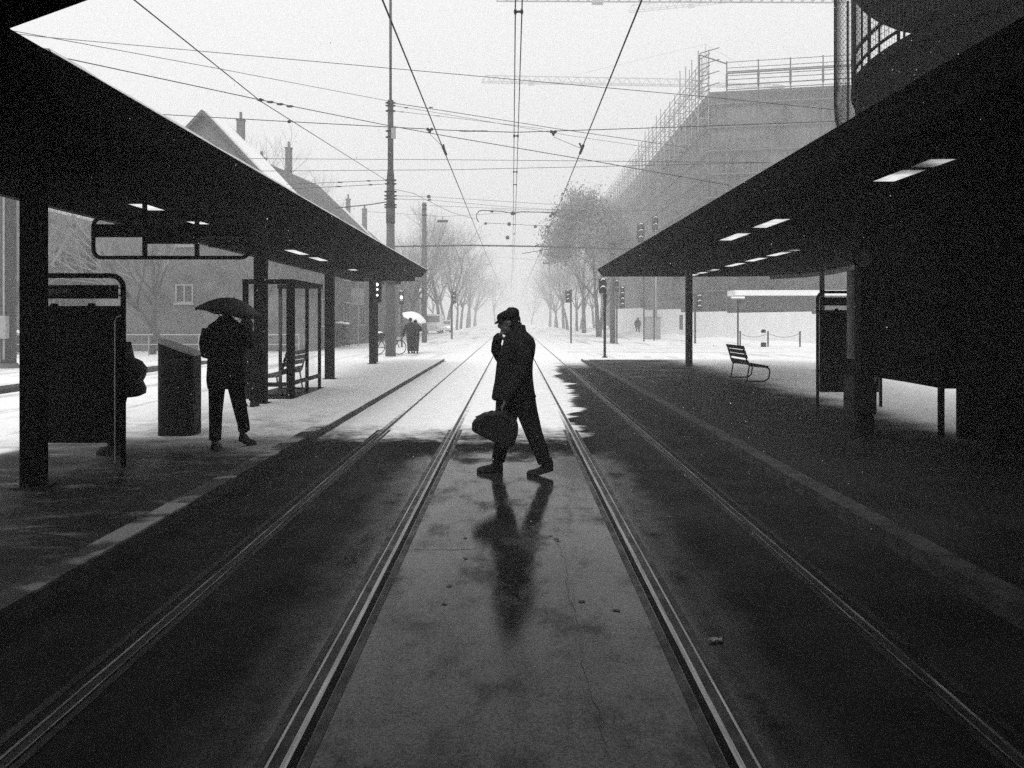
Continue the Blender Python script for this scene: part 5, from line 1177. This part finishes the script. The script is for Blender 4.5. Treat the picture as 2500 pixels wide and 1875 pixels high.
# ---- second figure by the shelter
O2 = Vector((xu(607,14.6), 14.6-1.0, PZ)); O2.x = xu(603, O2.y)
standing('hooded person standing against the column by the glass shelter, half hidden', O2, 1.55, (.1,1,0), (0,.02,1.40),
    [(-.20,.20,-.14,.14,.55),(-.20,.20,-.15,.14,.80),(-.19,.19,-.14,.14,1.0),(-.20,.20,-.13,.13,1.15),(-.16,.16,-.11,.11,1.22),(-.09,.09,-.08,.09,1.29)],
    [[(-.18,0,1.18),(-.22,.0,1.0),(-.2,.08,.86),(-.1,.15,.84)], [(.18,0,1.18),(.22,.0,1.0),(.2,.08,.86),(.1,.15,.84)]],
    [[(-.09,0,.74),(-.10,.0,.55),(-.10,.0,.38),(-.10,0,.2),(-.10,-.01,.085)], [(.09,0,.74),(.10,0,.55),(.10,.0,.38),(.10,.0,.2),(.10,.01,.085)]], hat='hood', rem=.012)
# ---- backpacker hidden behind the near display board
O5 = Vector((xu(288,8.9), 8.9, PZ))
standing('person mostly hidden behind the near display board with a backpack sticking out', O5, 1.6, (-1,.1,0), (-.09,0,1.36),
    [(-.14,.10,-.2,.2,.62),(-.15,.11,-.2,.2,.85),(-.14,.10,-.19,.19,1.02),(-.14,.11,-.2,.2,1.16),(-.12,.07,-.14,.14,1.22),(-.10,.03,-.09,.09,1.26)],
    [[(0,-.18,1.15),(-.03,-.2,.98),(-.1,-.16,.86),(-.2,-.1,.86)], [(0,.18,1.15),(-.03,.2,.98),(-.1,.16,.86),(-.2,.1,.86)]],
    [[(-.02,-.09,.75),(-.03,-.09,.55),(-.02,-.09,.38),(0,-.09,.2),(0,-.09,.085)], [(-.02,.09,.75),(-.05,.09,.55),(-.06,.09,.38),(-.06,.09,.2),(-.06,.09,.085)]], rem=.014)
tb = thing('backpack', 'dark lumpy backpack sticking out beside the near display board', 'backpack', O5+Vector((.15,0,.95)))
m = MB(); rings(m, [(.05,.22,-.14,.14,.63),(.05,.285,-.16,.16,.66),(.05,.29,-.17,.17,.72),(.05,.25,-.17,.17,.80),(.05,.285,-.17,.17,.86),(.05,.295,-.17,.17,.95),(.05,.24,-.16,.16,1.02),(.05,.16,-.12,.12,1.06),(.04,.14,-.11,.11,1.14),(.04,.12,-.1,.1,1.24)]); shift(m, O5).build('body', M['leather'], tb, smooth=True)
m = MB()
for q in (-1,1): m.tube([(.06,q*.1,1.15),(-.04,q*.13,1.24),(-.14,q*.14,1.08),(-.10,q*.17,.85),(.06,q*.13,.76)], .014, 6)
shift(m, O5).build('strap', M['leather'], tb)
# ---- couple under the white umbrella
k = 37.5/F/7.9; O3 = Vector((xu(880+965/7.9,37.5), 37.5, 0))
standing('left person of the couple under the white umbrella, arm hanging out', O3, 1.7, (.05,1,0), (.0,.03,1.56),
    [(-.19,.16,-.13,.13,.74),(-.19,.17,-.14,.14,.9),(-.19,.19,-.14,.14,1.05),(-.22,.21,-.13,.13,1.3),(-.17,.16,-.11,.11,1.39),(-.08,.08,-.08,.09,1.46)],
    [[(-.20,0,1.34),(-.27,.0,1.12),(-.33,.0,.93),(-.36,.02,.78)], [(.19,0,1.34),(.23,.06,1.15),(.24,.16,1.12),(.22,.2,1.25)]],
    [[(-.09,0,.8),(-.09,.0,.6),(-.085,.0,.42),(-.08,0,.24),(-.08,-.02,.085)], [(.07,0,.8),(.07,.04,.6),(.06,.05,.42),(.06,.05,.24),(.06,.05,.085)]], rem=.016)
O4 = Vector((xu(880+1075/7.9,37.4), 37.4, 0))
standing('right person of the couple under the white umbrella, holding it with bent elbow', O4, 1.6, (.0,1,0), (-.04,.03,1.47),
    [(-.16,.15,-.13,.13,.70),(-.17,.15,-.14,.14,.85),(-.18,.16,-.14,.14,1.02),(-.2,.2,-.13,.13,1.24),(-.16,.15,-.11,.11,1.33),(-.08,.07,-.08,.09,1.39)],
    [[(.17,0,1.28),(.23,.0,1.12),(.20,.12,1.08),(.05,.2,1.2)], [(-.18,0,1.28),(-.22,.0,1.1),(-.2,.1,1.0),(-.1,.16,1.05)]],
    [[(-.10,0,.76),(-.10,.02,.6),(-.10,.03,.42),(-.10,.03,.24),(-.10,.03,.085)], [(.06,0,.76),(.06,.0,.6),(.055,.0,.42),(.05,0,.24),(.05,-.02,.085)]], rem=.016)
tl = Matrix.Rotation(R(22), 3, 'Y') @ Matrix.Rotation(R(16), 3, 'X')
umbrella('white umbrella tilted over the couple walking away beyond the left canopy', O3+Vector((.20,.48,1.90)), .62, .26, tl, M['umb_white'], O4+Vector((.06,.34,1.20)))
# ---- lone pedestrian by the hoarding
O6 = Vector((xu(1557,77), 77, .25))
standing('lone hooded pedestrian far away in front of the white hoarding', O6, 1.6, (-.3,1,0), (0,.02,1.44),
    [(-.27,.25,-.16,.16,.55),(-.26,.25,-.16,.16,.9),(-.24,.23,-.15,.15,1.05),(-.22,.22,-.13,.13,1.22),(-.16,.15,-.11,.11,1.3),(-.08,.08,-.08,.09,1.35)],
    [[(-.20,0,1.2),(-.27,.0,1.02),(-.28,.02,.85),(-.24,.05,.74)], [(.2,0,1.2),(.27,.0,1.02),(.28,.02,.85),(.24,.05,.74)]],
    [[(-.09,0,.7),(-.11,.02,.55),(-.12,.03,.38),(-.12,.03,.2),(-.12,.03,.085)], [(.09,0,.7),(.12,.0,.55),(.13,.0,.38),(.13,0,.2),(.13,-.02,.085)]], hat='hood', rem=.02)

# ================================================================== FALLING SNOW
def snowfall(n, seed):
    rng = np.random.default_rng(seed); Y = 3.5+50*rng.random(n*3)**.62; half = Y*.66+1; X = (rng.random(n*3)*2-1)*half; Z = rng.random(n*3)*(1.6+.42*Y)
    under = (Z < 3.4) & (((X < -2.9) & (X > -5.7) & (Y < 27.6)) | ((X > 2.8) & (X < 10.2) & (Y < 27.2)) | (Y < 4.4)); keep = ~under & (Y > 3); X, Y, Z = X[keep][:n], Y[keep][:n], Z[keep][:n]; n = len(X)
    base = np.array([(1,0,0),(-1,0,0),(0,1,0),(0,-1,0),(0,0,1),(0,0,-1)], float); r = (.0020+.0028*rng.random(n)**2)[:,None,None]
    jit = 1+.5*(rng.random((n,6,1))-.5); P = np.stack([X,Y,Z],1)[:,None,:]+base[None]*r*jit*np.array([1,1,1.5])[None,None]
    fb = np.array([(0,2,4),(2,1,4),(1,3,4),(3,0,4),(2,0,5),(1,2,5),(3,1,5),(0,3,5)]); Fc = (fb[None]+6*np.arange(n)[:,None,None]).reshape(-1,3)
    me = bpy.data.meshes.new('falling_snow'); me.vertices.add(n*6); me.vertices.foreach_set('co', P.reshape(-1)); me.loops.add(len(Fc)*3); me.loops.foreach_set('vertex_index', Fc.reshape(-1).astype(np.int32))
    me.polygons.add(len(Fc)); me.polygons.foreach_set('loop_start', np.arange(0,len(Fc)*3,3,dtype=np.int32)); me.update(calc_edges=True); me.validate()
    o = bpy.data.objects.new('falling_snow', me); me.materials.append(M['snow']); col.objects.link(o); tag(o, kind='stuff')
snowfall(30000, 5)
haze()
